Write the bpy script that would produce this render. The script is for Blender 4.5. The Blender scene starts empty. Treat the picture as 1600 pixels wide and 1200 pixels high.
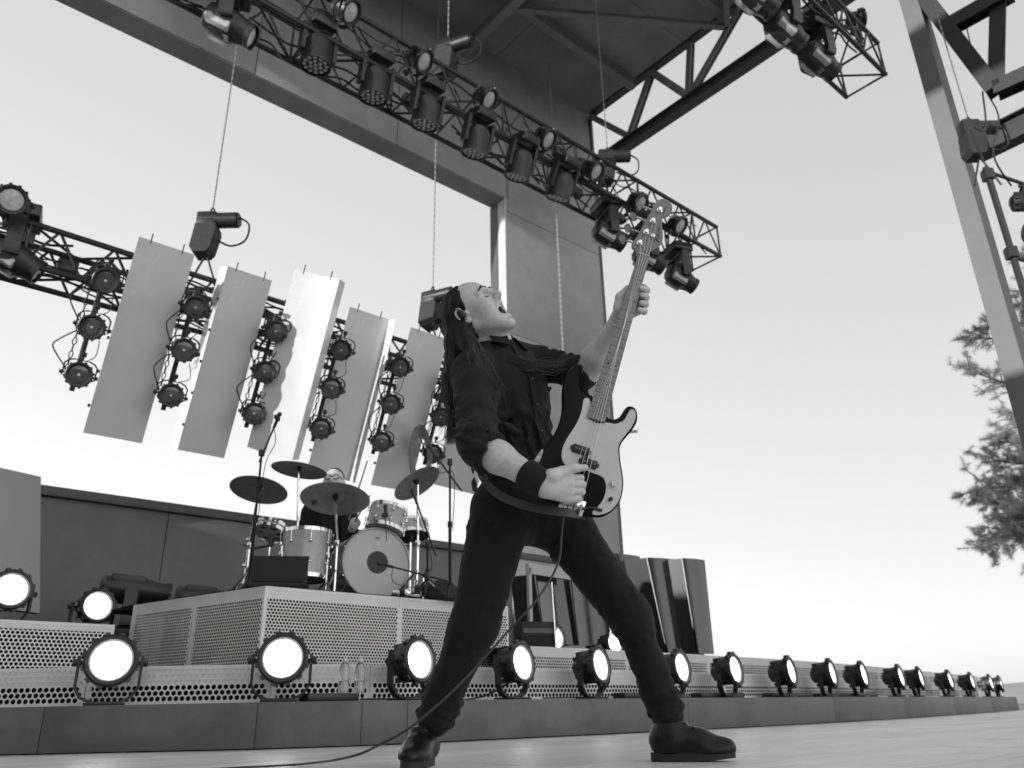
import bpy, bmesh, math, random
import numpy as np
from mathutils import Vector, Matrix
random.seed(7)
SC = bpy.context.scene
COL = SC.collection
# ------------------------------------------------------------------ camera
PITCH, ROLL, CAMH = math.radians(22.4), math.radians(-1.2), 0.155
FPX = 1242.0
cp, sp = math.cos(PITCH), math.sin(PITCH)
R0, U0, F0 = Vector((1,0,0)), Vector((0,-sp,cp)), Vector((0,cp,sp))
CR = R0*math.cos(ROLL) + U0*math.sin(ROLL)
CU = U0*math.cos(ROLL) - R0*math.sin(ROLL)
CC = Vector((0,0,CAMH))
cam = bpy.data.cameras.new('camera'); camo = bpy.data.objects.new('camera', cam); COL.objects.link(camo)
m = Matrix((CR, CU, -F0)).transposed().to_4x4(); m.translation = CC
camo.matrix_world = m
cam.sensor_width = 36; cam.lens = FPX/1600*36; cam.clip_start = 0.05; cam.clip_end = 4000
cam.dof.use_dof = True; cam.dof.focus_distance = 2.75; cam.dof.aperture_fstop = 4.0
SC.camera = camo
SC.view_settings.view_transform = 'Standard'; SC.view_settings.look = 'None'
SC.view_settings.exposure = 0.0; SC.view_settings.gamma = 1.0
SC.view_settings.use_curve_mapping = False
# stage axes: D runs along the stage front, U runs upstage
AZ = math.radians(48.9)
D = Vector((math.sin(AZ), math.cos(AZ), 0)); U = Vector((-math.cos(AZ), math.sin(AZ), 0)); Z = Vector((0,0,1))
# ------------------------------------------------------------------ sky and sun
SUN_EL = math.radians(8.0)
SUN_FROM = (-D*0.999 - U*0.04).normalized()
w = bpy.data.worlds.new('World'); SC.world = w; w.use_nodes = True
nt = w.node_tree; nt.nodes.clear()
sky = nt.nodes.new('ShaderNodeTexSky'); sky.sky_type = 'NISHITA'; sky.sun_disc = False
sky.sun_elevation = SUN_EL; sky.sun_rotation = -math.atan2(SUN_FROM.x, SUN_FROM.y)
sky.air_density = 1.0; sky.dust_density = 1.0; sky.ozone_density = 1.0
bw = nt.nodes.new('ShaderNodeRGBToBW')
gam = nt.nodes.new('ShaderNodeMath'); gam.operation = 'POWER'; gam.inputs[1].default_value = 0.36
gain = nt.nodes.new('ShaderNodeMath'); gain.operation = 'MULTIPLY'; gain.inputs[1].default_value = 4.42
bg = nt.nodes.new('ShaderNodeBackground'); bg.inputs['Strength'].default_value = 0.15
out = nt.nodes.new('ShaderNodeOutputWorld')
nt.links.new(sky.outputs[0], bw.inputs[0]); nt.links.new(bw.outputs[0], gam.inputs[0])
nt.links.new(gam.outputs[0], gain.inputs[0]); nt.links.new(gain.outputs[0], bg.inputs['Color']); nt.links.new(bg.outputs[0], out.inputs[0])
sl = bpy.data.lights.new('sun', 'SUN'); sl.energy = 4.5; sl.angle = math.radians(0.5); sl.color = (1,1,1)
slo = bpy.data.objects.new('sun', sl); COL.objects.link(slo)
slo.rotation_euler = (-(SUN_FROM*math.cos(SUN_EL) + Z*math.sin(SUN_EL))).to_track_quat('-Z','Y').to_euler()
slo.location = (0,0,30)
# ------------------------------------------------------------------ helpers
def P(s, t, z=0.0): return D*s + U*t + Z*z
def ray(u, v): return CR*((u-800)/FPX) + CU*((600-v)/FPX) + F0
def at(u, v, y=None, z=None, t=None, s=None, dep=None):
    d = ray(u, v)
    if y is not None: k = y/d.y
    elif z is not None: k = (z-CAMH)/d.z
    elif t is not None: k = t/d.dot(U)
    elif s is not None: k = s/d.dot(D)
    else: k = dep
    return CC + d*k
def frame(x, y, z, o=Vector((0,0,0))):
    M = Matrix((x, y, z)).transposed().to_4x4(); M.translation = o; return M
def aim(o, fwd, up=Z):          # local +Y looks along fwd, local +Z is as near to up as it can be
    f = Vector(fwd).normalized(); x = f.cross(up).normalized(); u = x.cross(f)
    return frame(x, f, u, Vector(o))
def yawm(o, fwd):               # upright frame turned so that +Y follows fwd on plan
    f = Vector((fwd.x, fwd.y, 0)).normalized(); return frame(f.cross(Z), f, Z, Vector(o))
STG = frame(D, U, Z)            # stage frame
MATS = {}
def mat(name, g, rough=0.5, metal=0.0, var=0.0, scale=8.0, bump=0.0, bscale=40.0, spec=0.5, stretch=None, emit=0.0, coat=0.0, trans=0.0):
    if name in MATS: return MATS[name]
    M = bpy.data.materials.new(name); M.use_nodes = True; n = M.node_tree; b = n.nodes['Principled BSDF']
    b.inputs['Base Color'].default_value = (g,g,g,1); b.inputs['Roughness'].default_value = rough
    b.inputs['Metallic'].default_value = metal; b.inputs['Specular IOR Level'].default_value = spec
    b.inputs['Coat Weight'].default_value = coat; b.inputs['Transmission Weight'].default_value = trans
    tc = None
    if var or bump:
        tc = n.nodes.new('ShaderNodeTexCoord'); mp = n.nodes.new('ShaderNodeMapping')
        n.links.new(tc.outputs['Object'], mp.inputs[0])
        if stretch: mp.inputs['Scale'].default_value = stretch
    if var:
        t1 = n.nodes.new('ShaderNodeTexNoise'); t1.inputs['Scale'].default_value = scale; t1.inputs['Detail'].default_value = 6; t1.inputs['Roughness'].default_value = 0.65
        n.links.new(mp.outputs[0], t1.inputs['Vector'])
        r = n.nodes.new('ShaderNodeMapRange'); r.inputs['From Min'].default_value = 0.3; r.inputs['From Max'].default_value = 0.7
        r.inputs['To Min'].default_value = g*(1-var); r.inputs['To Max'].default_value = g*(1+var)
        n.links.new(t1.outputs[0], r.inputs[0]); n.links.new(r.outputs[0], b.inputs['Base Color'])
        r2 = n.nodes.new('ShaderNodeMapRange'); r2.inputs['To Min'].default_value = max(0.02, rough-0.12); r2.inputs['To Max'].default_value = min(1, rough+0.12)
        n.links.new(t1.outputs[0], r2.inputs[0]); n.links.new(r2.outputs[0], b.inputs['Roughness'])
    if bump:
        t2 = n.nodes.new('ShaderNodeTexNoise'); t2.inputs['Scale'].default_value = bscale; t2.inputs['Detail'].default_value = 4
        n.links.new(mp.outputs[0], t2.inputs['Vector'])
        bm_ = n.nodes.new('ShaderNodeBump'); bm_.inputs['Strength'].default_value = bump; bm_.inputs['Distance'].default_value = 0.01
        n.links.new(t2.outputs[0], bm_.inputs['Height']); n.links.new(bm_.outputs[0], b.inputs['Normal'])
    if emit:
        b.inputs['Emission Color'].default_value = (1,1,1,1); b.inputs['Emission Strength'].default_value = emit
    MATS[name] = M; return M
class MB:
    """collects shapes; build() links them as one mesh object"""
    def __init__(s, M=None): s.v=[]; s.f=[]; s.M = M
    def add(s, vs, fs, M=None):
        b = len(s.v)
        for p in vs:
            p = Vector(p)
            if M is not None: p = M @ p
            if s.M is not None: p = s.M @ p
            s.v.append(p)
        s.f += [tuple(b+i for i in f) for f in fs]
        return s
    def box(s, c, d, M=None, bev=0.0):
        x,y,z = (d[0]/2, d[1]/2, d[2]/2)
        if bev <= 0:
            vs = [(c[0]+i*x, c[1]+j*y, c[2]+k*z) for i in (-1,1) for j in (-1,1) for k in (-1,1)]
            return s.add(vs, [(0,1,3,2),(4,6,7,5),(0,4,5,1),(2,3,7,6),(0,2,6,4),(1,5,7,3)], M)
        bm_ = bmesh.new(); bmesh.ops.create_cube(bm_, size=1)
        for q in bm_.verts: q.co = Vector((q.co.x*d[0], q.co.y*d[1], q.co.z*d[2]))
        bmesh.ops.bevel(bm_, geom=list(bm_.edges), offset=bev, segments=2, affect='EDGES', profile=0.5)
        bm_.verts.ensure_lookup_table()
        vs = [q.co+Vector(c) for q in bm_.verts]; fs = [[q.index for q in f.verts] for f in bm_.faces]; bm_.free()
        return s.add(vs, fs, M)
    def cyl(s, a, b, r, r2=None, n=10, M=None, caps=True):
        return s.tube([a,b], [r, r if r2 is None else r2], n, M, caps)
    def tube(s, pts, r, n=6, M=None, caps=True, closed=False):
        pts = [Vector(p) for p in pts]; N = len(pts)
        if not isinstance(r,(list,tuple)): r = [r]*N
        vs=[]; up=None
        for i,p in enumerate(pts):
            if closed: d = pts[(i+1)%N]-pts[i-1]
            else: d = pts[min(i+1,N-1)]-pts[max(i-1,0)]
            if d.length < 1e-9: d = Vector((0,0,1))
            d.normalize()
            if up is None:
                up = Vector((0,0,1)) if abs(d.z)<0.9 else Vector((1,0,0))
            x = d.cross(up)
            if x.length < 1e-6: x = d.cross(Vector((1,0.3,0.2)))
            x.normalize(); up = x.cross(d).normalized()
            for k in range(n):
                a = 2*math.pi*k/n
                vs.append(p + (x*math.cos(a)+up*math.sin(a))*r[i])
        fs=[]
        for i in range(N if closed else N-1):
            j=(i+1)%N
            for k in range(n):
                l=(k+1)%n; fs.append((i*n+k, i*n+l, j*n+l, j*n+k))
        if caps and not closed:
            fs.append(tuple(range(n-1,-1,-1))); fs.append(tuple((N-1)*n+k for k in range(n)))
        return s.add(vs, fs, M)
    def lathe(s, prof, n=24, M=None, closed=False):
        """prof: (r, y) pairs turned about local Y"""
        vs=[]; fs=[]; N=len(prof)
        for r,y in prof:
            for k in range(n):
                a=2*math.pi*k/n; vs.append((r*math.cos(a), y, r*math.sin(a)))
        for i in range(N-1):
            for k in range(n):
                l=(k+1)%n; fs.append((i*n+k, (i+1)*n+k, (i+1)*n+l, i*n+l))
        if not closed:
            if prof[0][0]>1e-5: fs.append(tuple(range(n)))
            if prof[-1][0]>1e-5: fs.append(tuple((N-1)*n+k for k in range(n-1,-1,-1)))
        return s.add(vs, fs, M)
    def prism(s, poly, y0, y1, M=None):
        """poly in local XZ, pushed from y0 to y1"""
        N=len(poly); vs=[(x,y0,z) for x,z in poly]+[(x,y1,z) for x,z in poly]
        fs=[tuple(range(N)), tuple(range(2*N-1,N-1,-1))]+[(i,i+N,(i+1)%N+N,(i+1)%N) for i in range(N)]
        return s.add(vs, fs, M)
    def ball(s, c, r, n=10, M=None):
        rx,ry,rz = (r,r,r) if not isinstance(r,(tuple,list)) else r
        vs=[];fs=[];h=n//2+1
        for i in range(h+1):
            a=math.pi*i/h
            for k in range(n):
                b=2*math.pi*k/n; vs.append((c[0]+rx*math.sin(a)*math.cos(b), c[1]+ry*math.sin(a)*math.sin(b), c[2]+rz*math.cos(a)))
        for i in range(h):
            for k in range(n):
                l=(k+1)%n; fs.append((i*n+k,(i+1)*n+k,(i+1)*n+l,i*n+l))
        return s.add(vs, fs, M)
    def mesh(s, name, m_, smooth=35):
        me = bpy.data.meshes.new(name); me.from_pydata([tuple(p) for p in s.v], [], s.f); me.validate()
        bm_ = bmesh.new(); bm_.from_mesh(me); bmesh.ops.remove_doubles(bm_, verts=bm_.verts, dist=1e-6)
        bmesh.ops.recalc_face_normals(bm_, faces=bm_.faces); bm_.to_mesh(me); bm_.free()
        if smooth:
            me.polygons.foreach_set('use_smooth', [True]*len(me.polygons)); me.set_sharp_from_angle(angle=math.radians(smooth))
        me.materials.append(m_); return me
    def build(s, name, m_, parent=None, smooth=35, M=None):
        return link(name, s.mesh(name, m_, smooth), parent, M)
def link(name, me, parent=None, M=None):
    o = bpy.data.objects.new(name, me); COL.objects.link(o)
    if parent is not None: o.parent = parent
    if M is not None: o.matrix_local = M
    return o
def tag(o, label=None, cat=None, group=None, kind=None):
    if label: o['label']=label
    if cat: o['category']=cat
    if group: o['group']=group
    if kind: o['kind']=kind
    return o
def thing(name, label, cat, M=None, group=None):
    o = bpy.data.objects.new(name, None); COL.objects.link(o); o.empty_display_size = 0.05
    if M is not None: o.matrix_world = M
    return tag(o, label, cat, group)
def copy_tree(o, parent=None):
    c = o.copy(); COL.objects.link(c); c.parent = parent
    for ch in [q for q in o.children]: copy_tree(ch, c)
    return c
def dup(o, M, label=None):
    c = copy_tree(o); c.matrix_world = M
    if label: c['label'] = label
    return c
def catenary(a, b, sag, n=12):
    a=Vector(a); b=Vector(b)
    return [a.lerp(b,i/n)-Z*sag*4*(i/n)*(1-i/n) for i in range(n+1)]
def spline(pts, n=8):
    pts=[Vector(p) for p in pts]; out=[]
    for i in range(len(pts)-1):
        p0=pts[max(i-1,0)];p1=pts[i];p2=pts[i+1];p3=pts[min(i+2,len(pts)-1)]
        for k in range(n):
            t=k/n; out.append(0.5*((2*p1)+(p2-p0)*t+(2*p0-5*p1+4*p2-p3)*t*t+(3*p1-p0-3*p2+p3)*t**3))
    out.append(pts[-1]); return out
# ------------------------------------------------------------------ materials
BLACK = mat('black_metal', 0.020, 0.45, 0.0, var=0.3, scale=30)
BLACKP = mat('black_plastic', 0.024, 0.4, 0.0, var=0.25, scale=25, bump=0.1, bscale=200)
STEEL = mat('dark_truss_steel', 0.030, 0.5, 0.0, var=0.3, scale=20)
ROOFST = mat('painted_roof_steel', 0.075, 0.55, 0.0, var=0.25, scale=6)
CHROME = mat('chrome', 0.75, 0.12, 1.0)
GALV = mat('galvanised_chain', 0.5, 0.4, 0.7)
PERF = mat('perforated_aluminium', 0.80, 0.45, 0.1, var=0.12, scale=5)
BACKING = mat('pale_frame_metal', 0.75, 0.5, 0.1, var=0.1, scale=6)
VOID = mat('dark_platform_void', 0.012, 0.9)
LIT = mat('lit_lens', 0.8, 0.3, emit=9.0)
LITRIM = mat('lit_lens_rim', 0.8, 0.3, emit=0.40)
LENS = mat('unlit_lens', 0.075, 0.12, 0.0, coat=0.5, var=0.3, scale=30)
LENSP = mat('pale_unlit_lens', 0.62, 0.15, 0.0, coat=0.5, var=0.25, scale=40, bump=0.4, bscale=120)
MIRROR = mat('brushed_panel', 0.14, 0.30, 0.75, var=0.06, scale=3, bump=0.03, bscale=3)

MIRROR2 = mat('dark_glossy_panel', 0.10, 0.12, 0.9, var=0.06, scale=2, bump=0.10, bscale=2.2)
# ------------------------------------------------------------------ ground and stage floor
GROUND = mat('dry_ground', 0.22, 0.9, var=0.3, scale=0.3)
g = MB().box((0,0,-1.45),(3000,3000,0.1)).build('ground', GROUND, smooth=0); tag(g, kind='structure')
hm = MB()
hx=[]; random.seed(3)
for i in range(60):
    a = math.radians(20+i*1.6); r=900
    hx.append((math.sin(a)*r, math.cos(a)*r, 6+10*abs(math.sin(i*0.37))+6*abs(math.sin(i*0.91+1))))
vs=[];fs=[]
for i,(x,y,h) in enumerate(hx): vs += [(x*0.9,y*0.9,-1.45),(x,y,h),(x*1.3,y*1.3,-1.45)]
for i in range(59): fs += [(i*3,i*3+3,i*3+4,i*3+1),(i*3+1,i*3+4,i*3+5,i*3+2)]
hm.add(vs,fs).build('hills', mat('hazy_hills',0.35,0.95,var=0.2,scale=0.01)).__setitem__('kind','structure')
def floor_mat():
    M = bpy.data.materials.new('stage_boards'); M.use_nodes=True; n=M.node_tree; b=n.nodes['Principled BSDF']
    tc=n.nodes.new('ShaderNodeTexCoord'); mp=n.nodes.new('ShaderNodeMapping'); mp.inputs['Scale'].default_value=(1.3,22,22)
    no=n.nodes.new('ShaderNodeTexNoise'); no.inputs['Scale'].default_value=2.2; no.inputs['Detail'].default_value=8; no.inputs['Roughness'].default_value=0.7
    oi=n.nodes.new('ShaderNodeObjectInfo'); ad=n.nodes.new('ShaderNodeVectorMath'); ad.operation='ADD'
    sc=n.nodes.new('ShaderNodeVectorMath'); sc.operation='SCALE'; sc.inputs['Scale'].default_value=40
    cb=n.nodes.new('ShaderNodeCombineXYZ')
    for k in range(3): n.links.new(oi.outputs['Random'], cb.inputs[k])
    n.links.new(cb.outputs[0], sc.inputs[0]); n.links.new(tc.outputs['Object'], mp.inputs[0])
    n.links.new(mp.outputs[0], ad.inputs[0]); n.links.new(sc.outputs[0], ad.inputs[1]); n.links.new(ad.outputs[0], no.inputs['Vector'])
    r=n.nodes.new('ShaderNodeMapRange'); r.inputs['From Min'].default_value=0.3; r.inputs['From Max'].default_value=0.7
    r.inputs['To Min'].default_value=0.48; r.inputs['To Max'].default_value=0.72
    n.links.new(no.outputs[0], r.inputs[0])
    mu=n.nodes.new('ShaderNodeMath'); mu.operation='MULTIPLY'
    r2=n.nodes.new('ShaderNodeMapRange'); r2.inputs['To Min'].default_value=0.86; r2.inputs['To Max'].default_value=1.08
    n.links.new(oi.outputs['Random'], r2.inputs[0]); n.links.new(r.outputs[0], mu.inputs[0]); n.links.new(r2.outputs[0], mu.inputs[1])
    n.links.new(mu.outputs[0], b.inputs['Base Color'])
    big=n.nodes.new('ShaderNodeTexNoise'); big.inputs['Scale'].default_value=3.0; n.links.new(tc.outputs['Object'], big.inputs['Vector'])
    r3=n.nodes.new('ShaderNodeMapRange'); r3.inputs['To Min'].default_value=0.28; r3.inputs['To Max'].default_value=0.6
    n.links.new(big.outputs[0], r3.inputs[0]); n.links.new(r3.outputs[0], b.inputs['Roughness'])
    bp=n.nodes.new('ShaderNodeBump'); bp.inputs['Strength'].default_value=0.12; bp.inputs['Distance'].default_value=0.004
    n.links.new(no.outputs[0], bp.inputs['Height']); n.links.new(bp.outputs[0], b.inputs['Normal'])
    return M
FLOOR = floor_mat()
fl = MB(STG).box((6,0.2,-0.73),(36,11.5,1.4)).build('stage_floor', mat('floor_base',0.05,0.9), smooth=0); tag(fl, kind='structure')
bw_ = 0.198
bme = MB().box((0,0,-0.0125),(2.392,bw_-0.004,0.025), bev=0.0015).mesh('floor_board', FLOOR, 0)
for i in range(40):
    t = -2.0 + i*bw_
    if t > 5.6: break
    for j in range(9):
        s = -4.2 + j*2.4 + (i%3)*0.8
        o = link('floor_board', bme, fl, STG @ Matrix.Translation((s, t, random.uniform(-0.0008,0.0008))))
# ------------------------------------------------------------------ low riser with dark panels
RISER = mat('dark_grey_painted_board', 0.11, 0.5, var=0.30, scale=3, bump=0.06, bscale=90)
RH = 0.226
rpts = [(-2.1,7.45),(0.0,5.74),(1.05,4.90),(1.9,4.24),(2.40,4.035),(2.69,4.03),(5.2,4.03),(7.6,4.17),(9.6,4.42),(12.0,4.86),(14.6,5.34),(17.05,5.80)]
rz = tag(MB(STG).add([(s,t+0.03,RH-0.012) for s,t in rpts]+[(s+0.3,t+1.2,RH-0.012) for s,t in rpts],
        [(i,i+1,i+1+len(rpts),i+len(rpts)) for i in range(len(rpts)-1)]).build('stage_riser', mat('riser_deck',0.06,0.6,var=0.2), smooth=0), kind='structure')
def panel_between(a, b, z0, z1, th, gap=0.003):
    A=Vector((a[0],a[1],0)); B=Vector((b[0],b[1],0)); d=(B-A).normalized(); n=Vector((d.y,-d.x,0)); L=(B-A).length
    M = STG @ frame(d, -n, Z, (A+B)/2 + Vector((0,0,(z0+z1)/2)))
    return MB().box((0,th/2,0),(L-2*gap, th, z1-z0), M, bev=0.003)
for a,b in zip(rpts[:-1], rpts[1:]):
    panel_between(a,b,0.006,RH,0.03,0.0015).build('riser_panel', RISER, rz, smooth=30)
def offset_pts(pts, d):
    out=[]
    for i,p in enumerate(pts):
        a=Vector(pts[max(i-1,0)]); b=Vector(pts[min(i+1,len(pts)-1)]); t=(b-a).normalized()
        out.append((p[0]-t.y*d, p[1]+t.x*d))
    return out
# ------------------------------------------------------------------ perforated tiers
def perf_mesh(L, H, pitch, hr, th=0.0):
    """sheet in local XZ, x 0..L, z 0..H, real round holes in staggered rows"""
    row = pitch*0.866; nr = max(1,int((H-0.012)//row)); nc = max(1,int((L-0.012-pitch/2)//pitch))
    z0 = (H-nr*row)/2; x0 = (L-nc*pitch-pitch/2)/2
    v=[];f=[]
    ca=[(math.cos(math.pi*k/4),math.sin(math.pi*k/4)) for k in range(8)]
    for r in range(nr):
        off = x0 + (pitch/2 if r%2 else 0); zc=z0+(r+0.5)*row
        for c in range(nc):
            xc=off+(c+0.5)*pitch; b=len(v); hx,hz=pitch/2,row/2
            for k in range(8):
                dx,dz=ca[k]; mlt = min(hx/abs(dx) if abs(dx)>1e-6 else 9, hz/abs(dz) if abs(dz)>1e-6 else 9)
                if k%2: q=(xc+math.copysign(hx,dx),0,zc+math.copysign(hz,dz))
                else: q=(xc+dx*mlt,0,zc+dz*mlt)
                v.append(q)
            for k in range(8): v.append((xc+ca[k][0]*hr,0,zc+ca[k][1]*hr))
            for k in range(8):
                l=(k+1)%8; f.append((b+k,b+l,b+8+l,b+8+k))
        b=len(v); za,zb=z0+r*row,z0+(r+1)*row
        v += [(0,0,za),(off,0,za),(off,0,zb),(0,0,zb),(off+nc*pitch,0,za),(L,0,za),(L,0,zb),(off+nc*pitch,0,zb)]
        f += [(b,b+1,b+2,b+3),(b+4,b+5,b+6,b+7)]
    b=len(v); v += [(0,0,0),(L,0,0),(L,0,z0),(0,0,z0),(0,0,H-z0),(L,0,H-z0),(L,0,H),(0,0,H)]
    f += [(b,b+1,b+2,b+3),(b+4,b+5,b+6,b+7)]
    me=bpy.data.meshes.new('perforated_sheet'); me.from_pydata(v,[],f); me.materials.append(PERF)
    return me
def perf_run(pts, z0, zs, z1, pitch, hr, parent, seam=1.25):
    """perforated sheets along a plan line; zs..z1 has a pale rail close behind the holes"""
    for a,b in zip(pts[:-1], pts[1:]):
        A=Vector((a[0],a[1],0)); B=Vector((b[0],b[1],0)); d=(B-A).normalized(); n=Vector((d.y,-d.x,0)); L=(B-A).length
        k=max(1,round(L/seam)); l=L/k
        for i in range(k):
            M = STG @ frame(d,-n,Z, A+d*(l*i+0.002)+Vector((0,0,z0)))
            link('perforated_sheet', perf_mesh(l-0.004, z1-z0, pitch, hr), parent, M)
            MB().box(((l-0.004)/2,0.010,(zs+z1)/2-z0),(l-0.006,0.012,z1-zs-0.004)).build('backing_rail', BACKING, parent, 0, M)
            MB().box((0.012,0.011,(zs-z0)/2),(0.03,0.012,zs-z0-0.004)).build('frame_post', BACKING, parent, 0, M)
tA = thing('perforated_step', 'low perforated metal step running behind the front row of lamps', 'step')
ptsA = offset_pts(rpts, 0.42)
perf_run(ptsA, RH+0.004, 0.330, 0.437, 0.034, 0.0136, tA)
pA2 = offset_pts(rpts, 0.60)
MB(STG).add([(s,t,0.0) for s,t in pA2]+[(s,t,0.43) for s,t in pA2]+[(s,t,0.436) for s,t in ptsA]+[(s+.3,t+1.6,0.436) for s,t in pA2],
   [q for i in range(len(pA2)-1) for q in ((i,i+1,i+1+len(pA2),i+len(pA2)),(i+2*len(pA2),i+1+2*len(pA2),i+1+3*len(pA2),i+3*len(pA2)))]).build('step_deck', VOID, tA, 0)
tB = thing('perforated_platform', 'long upper perforated platform to the right of the drum riser', 'platform')
ptsB = [p for p in offset_pts(rpts, 0.56) if p[0] > 4.0]; ptsB = [(3.95,4.59)] + ptsB
perf_run(ptsB, 0.44, 0.532, 0.60, 0.024, 0.0093, tB)
bk = [(s,t+0.16) for s,t in ptsB]
MB(STG).add([(s,t,0.3) for s,t in bk]+[(s,t,0.59) for s,t in bk]+[(s,t,0.598) for s,t in ptsB]+[(s+.2,t+2.2,0.598) for s,t in ptsB],
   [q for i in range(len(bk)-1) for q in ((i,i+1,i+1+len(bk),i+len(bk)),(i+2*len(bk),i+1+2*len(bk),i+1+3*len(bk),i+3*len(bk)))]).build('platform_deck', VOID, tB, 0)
tL = thing('perforated_platform', 'perforated platform at far left carrying a standing panel and lamps', 'platform')
perf_run([(-1.6,6.0),(1.62,6.0)], 0.44, 0.70, 0.752, 0.027, 0.0106, tL)
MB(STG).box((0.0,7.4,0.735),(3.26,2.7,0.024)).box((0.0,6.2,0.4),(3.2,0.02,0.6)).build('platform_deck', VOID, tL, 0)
DZ = 0.95
drr = thing('drum_riser', 'tall perforated metal drum riser under the drum kit', 'drum riser')
dA, dB, dL, dR = (2.25,5.08), (4.34,5.08), (1.86,6.5), (4.34,7.1)
perf_run([dA,dB], 0.43, 0.872, DZ, 0.0235, 0.0093, drr, seam=1.0)
perf_run([dL,dA], 0.43, 0.872, DZ, 0.0235, 0.0093, drr, seam=0.75)
MB(STG).add([(2.24,5.07,DZ+.003),(4.35,5.07,DZ+.003),(4.35,7.2,DZ+.003),(1.78,7.2,DZ+.003),(1.85,6.5,DZ+.003),
             (2.4,5.3,0.0),(4.3,5.3,0.0),(4.3,5.3,0.9),(2.4,5.3,0.9),(2.1,6.5,0),(2.1,6.5,.9),(4.34,5.09,0.43),(4.34,7.1,0.43),(4.34,7.1,DZ),(4.34,5.09,DZ)],
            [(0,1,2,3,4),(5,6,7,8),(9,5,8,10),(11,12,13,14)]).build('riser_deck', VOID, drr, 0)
# ------------------------------------------------------------------ stage house: sill wall, portal, roof
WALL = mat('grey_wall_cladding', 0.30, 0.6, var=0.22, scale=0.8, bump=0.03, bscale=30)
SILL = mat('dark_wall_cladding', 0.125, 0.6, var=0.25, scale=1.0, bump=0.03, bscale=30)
JAMB_SUN = mat('sunlit_jamb_tone', 0.55, 0.6, var=0.1)  # paler than the wall: sun on the reveal put into the colour
sw = thing('back_wall', 'long low dark back wall behind the drums and left platform', 'wall')
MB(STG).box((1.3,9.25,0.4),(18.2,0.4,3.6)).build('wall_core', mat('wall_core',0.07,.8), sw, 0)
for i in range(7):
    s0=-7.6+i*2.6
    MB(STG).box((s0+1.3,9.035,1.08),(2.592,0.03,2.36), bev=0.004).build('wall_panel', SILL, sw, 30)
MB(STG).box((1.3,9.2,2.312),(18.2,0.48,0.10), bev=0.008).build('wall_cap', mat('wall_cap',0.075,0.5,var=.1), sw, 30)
pt = thing('stage_portal', 'huge grey portal frame of the stage house with broad right pier', 'building')
MB(STG).box((9.0,9.115,5.5),(2.39,0.17,13.6)).build('pier_core', WALL, pt, 0)
for i in range(5):
    z0=-1.2+i*2.4
    MB(STG).box((8.995,9.015,z0+1.2),(2.41,0.03,2.392), bev=0.004).build('cladding_panel', WALL, pt, 30)
MB(STG).box((7.785,9.1,5.4),(0.03,0.2,6.52)).build('jamb', JAMB_SUN, pt, 0)
MB(STG).box((7.80,9.31,5.4),(0.07,0.2,6.5)).build('jamb_backing', mat('dark_jamb',0.10,0.6), pt, 0)
MB(STG).box((10.235,9.1,5.5),(0.06,0.22,13.6)).build('corner_trim', mat('corner_trim',0.06,0.5), pt, 0)
MB(STG).box((-0.2,9.215,10.3),(16.0,0.37,3.26)).build('beam_core', WALL, pt, 0)
for i in range(7):
    s0=-8.9+i*2.4
    MB(STG).box((s0+1.19,9.015,10.28),(2.388,0.03,3.22), bev=0.004).build('cladding_panel', WALL, pt, 30)
MB(STG).box((-0.2,9.2,8.664),(15.96,0.36,0.012)).build('soffit', WALL, pt, 0)
rf = thing('stage_roof', 'dark steel roof over the stage with exposed beams', 'roof')
CEIL = mat('dark_roof_deck', 0.30, 0.7, var=0.2, scale=1.0)
for i in range(5):       # flat soffit boards
    for j in range(8):
        MB(STG).box((-9.9+2.5*j+1.25,2.6+1.28*i+0.64,11.86),(2.494,1.274,0.05), bev=0.004).build('soffit_board', CEIL, rf, 0)
MB(STG).box((0.1,5.8,11.93),(20.2,6.4,0.06)).build('deck', CEIL, rf, 0)
RBEAM = mat('pale_roof_beam', 0.26, 0.5, var=0.15, scale=4)
def ibeam(a, b, h=0.34, wd=0.2, th=0.02, up=Z):
    a=Vector(a); b=Vector(b); y=(b-a).normalized(); x=y.cross(up).normalized(); u=x.cross(y); L=(b-a).length
    M=STG @ frame(x,y,u,a); mb=MB()
    mb.box((0,L/2,h/2-th/2),(wd,L,th),M); mb.box((0,L/2,-h/2+th/2),(wd,L,th),M); mb.box((0,L/2,0),(th,L,h-2*th),M)
    return mb
for t in (7.7,5.5,3.3): ibeam((-10,t,11.70),(10.1,t,11.70),0.22,0.14).build('roof_beam', RBEAM, rf, 0)
for s in (-7.2,-3.6,0,3.4,6.8): ibeam((s,2.6,11.47),(s,8.98,11.47),0.22,0.16).build('roof_beam', RBEAM, rf, 0)
for s0,t0,s1,t1 in ((6.8,7.7,10.1,5.5),(6.8,3.3,10.1,5.5),(3.4,7.7,6.8,5.5),(3.4,3.3,6.8,5.5)):
    ibeam((s0,t0,11.45),(s1,t1,11.45),0.10,0.10,0.015).build('roof_brace', RBEAM, rf, 0)
MB(STG).box((-10,4.5,11.3),(0.3,15,1.12)).build('roof_shade_fascia', ROOFST, rf, 0)  # unseen left fascia, added and set to shade the column top
eg = thing('roof_edge_girder', 'dark open steel girder along the right edge of the stage roof', 'girder')
GS=10.22
ibeam((GS,2.3,10.54),(GS,8.95,10.54),0.22,0.20).build('bottom_chord', ROOFST, eg, 0)
ibeam((GS,2.3,11.90),(GS,8.95,11.90),0.14,0.16).build('top_chord', ROOFST, eg, 0)
nod=[8.4,7.55,6.1,4.4,2.7]
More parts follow.
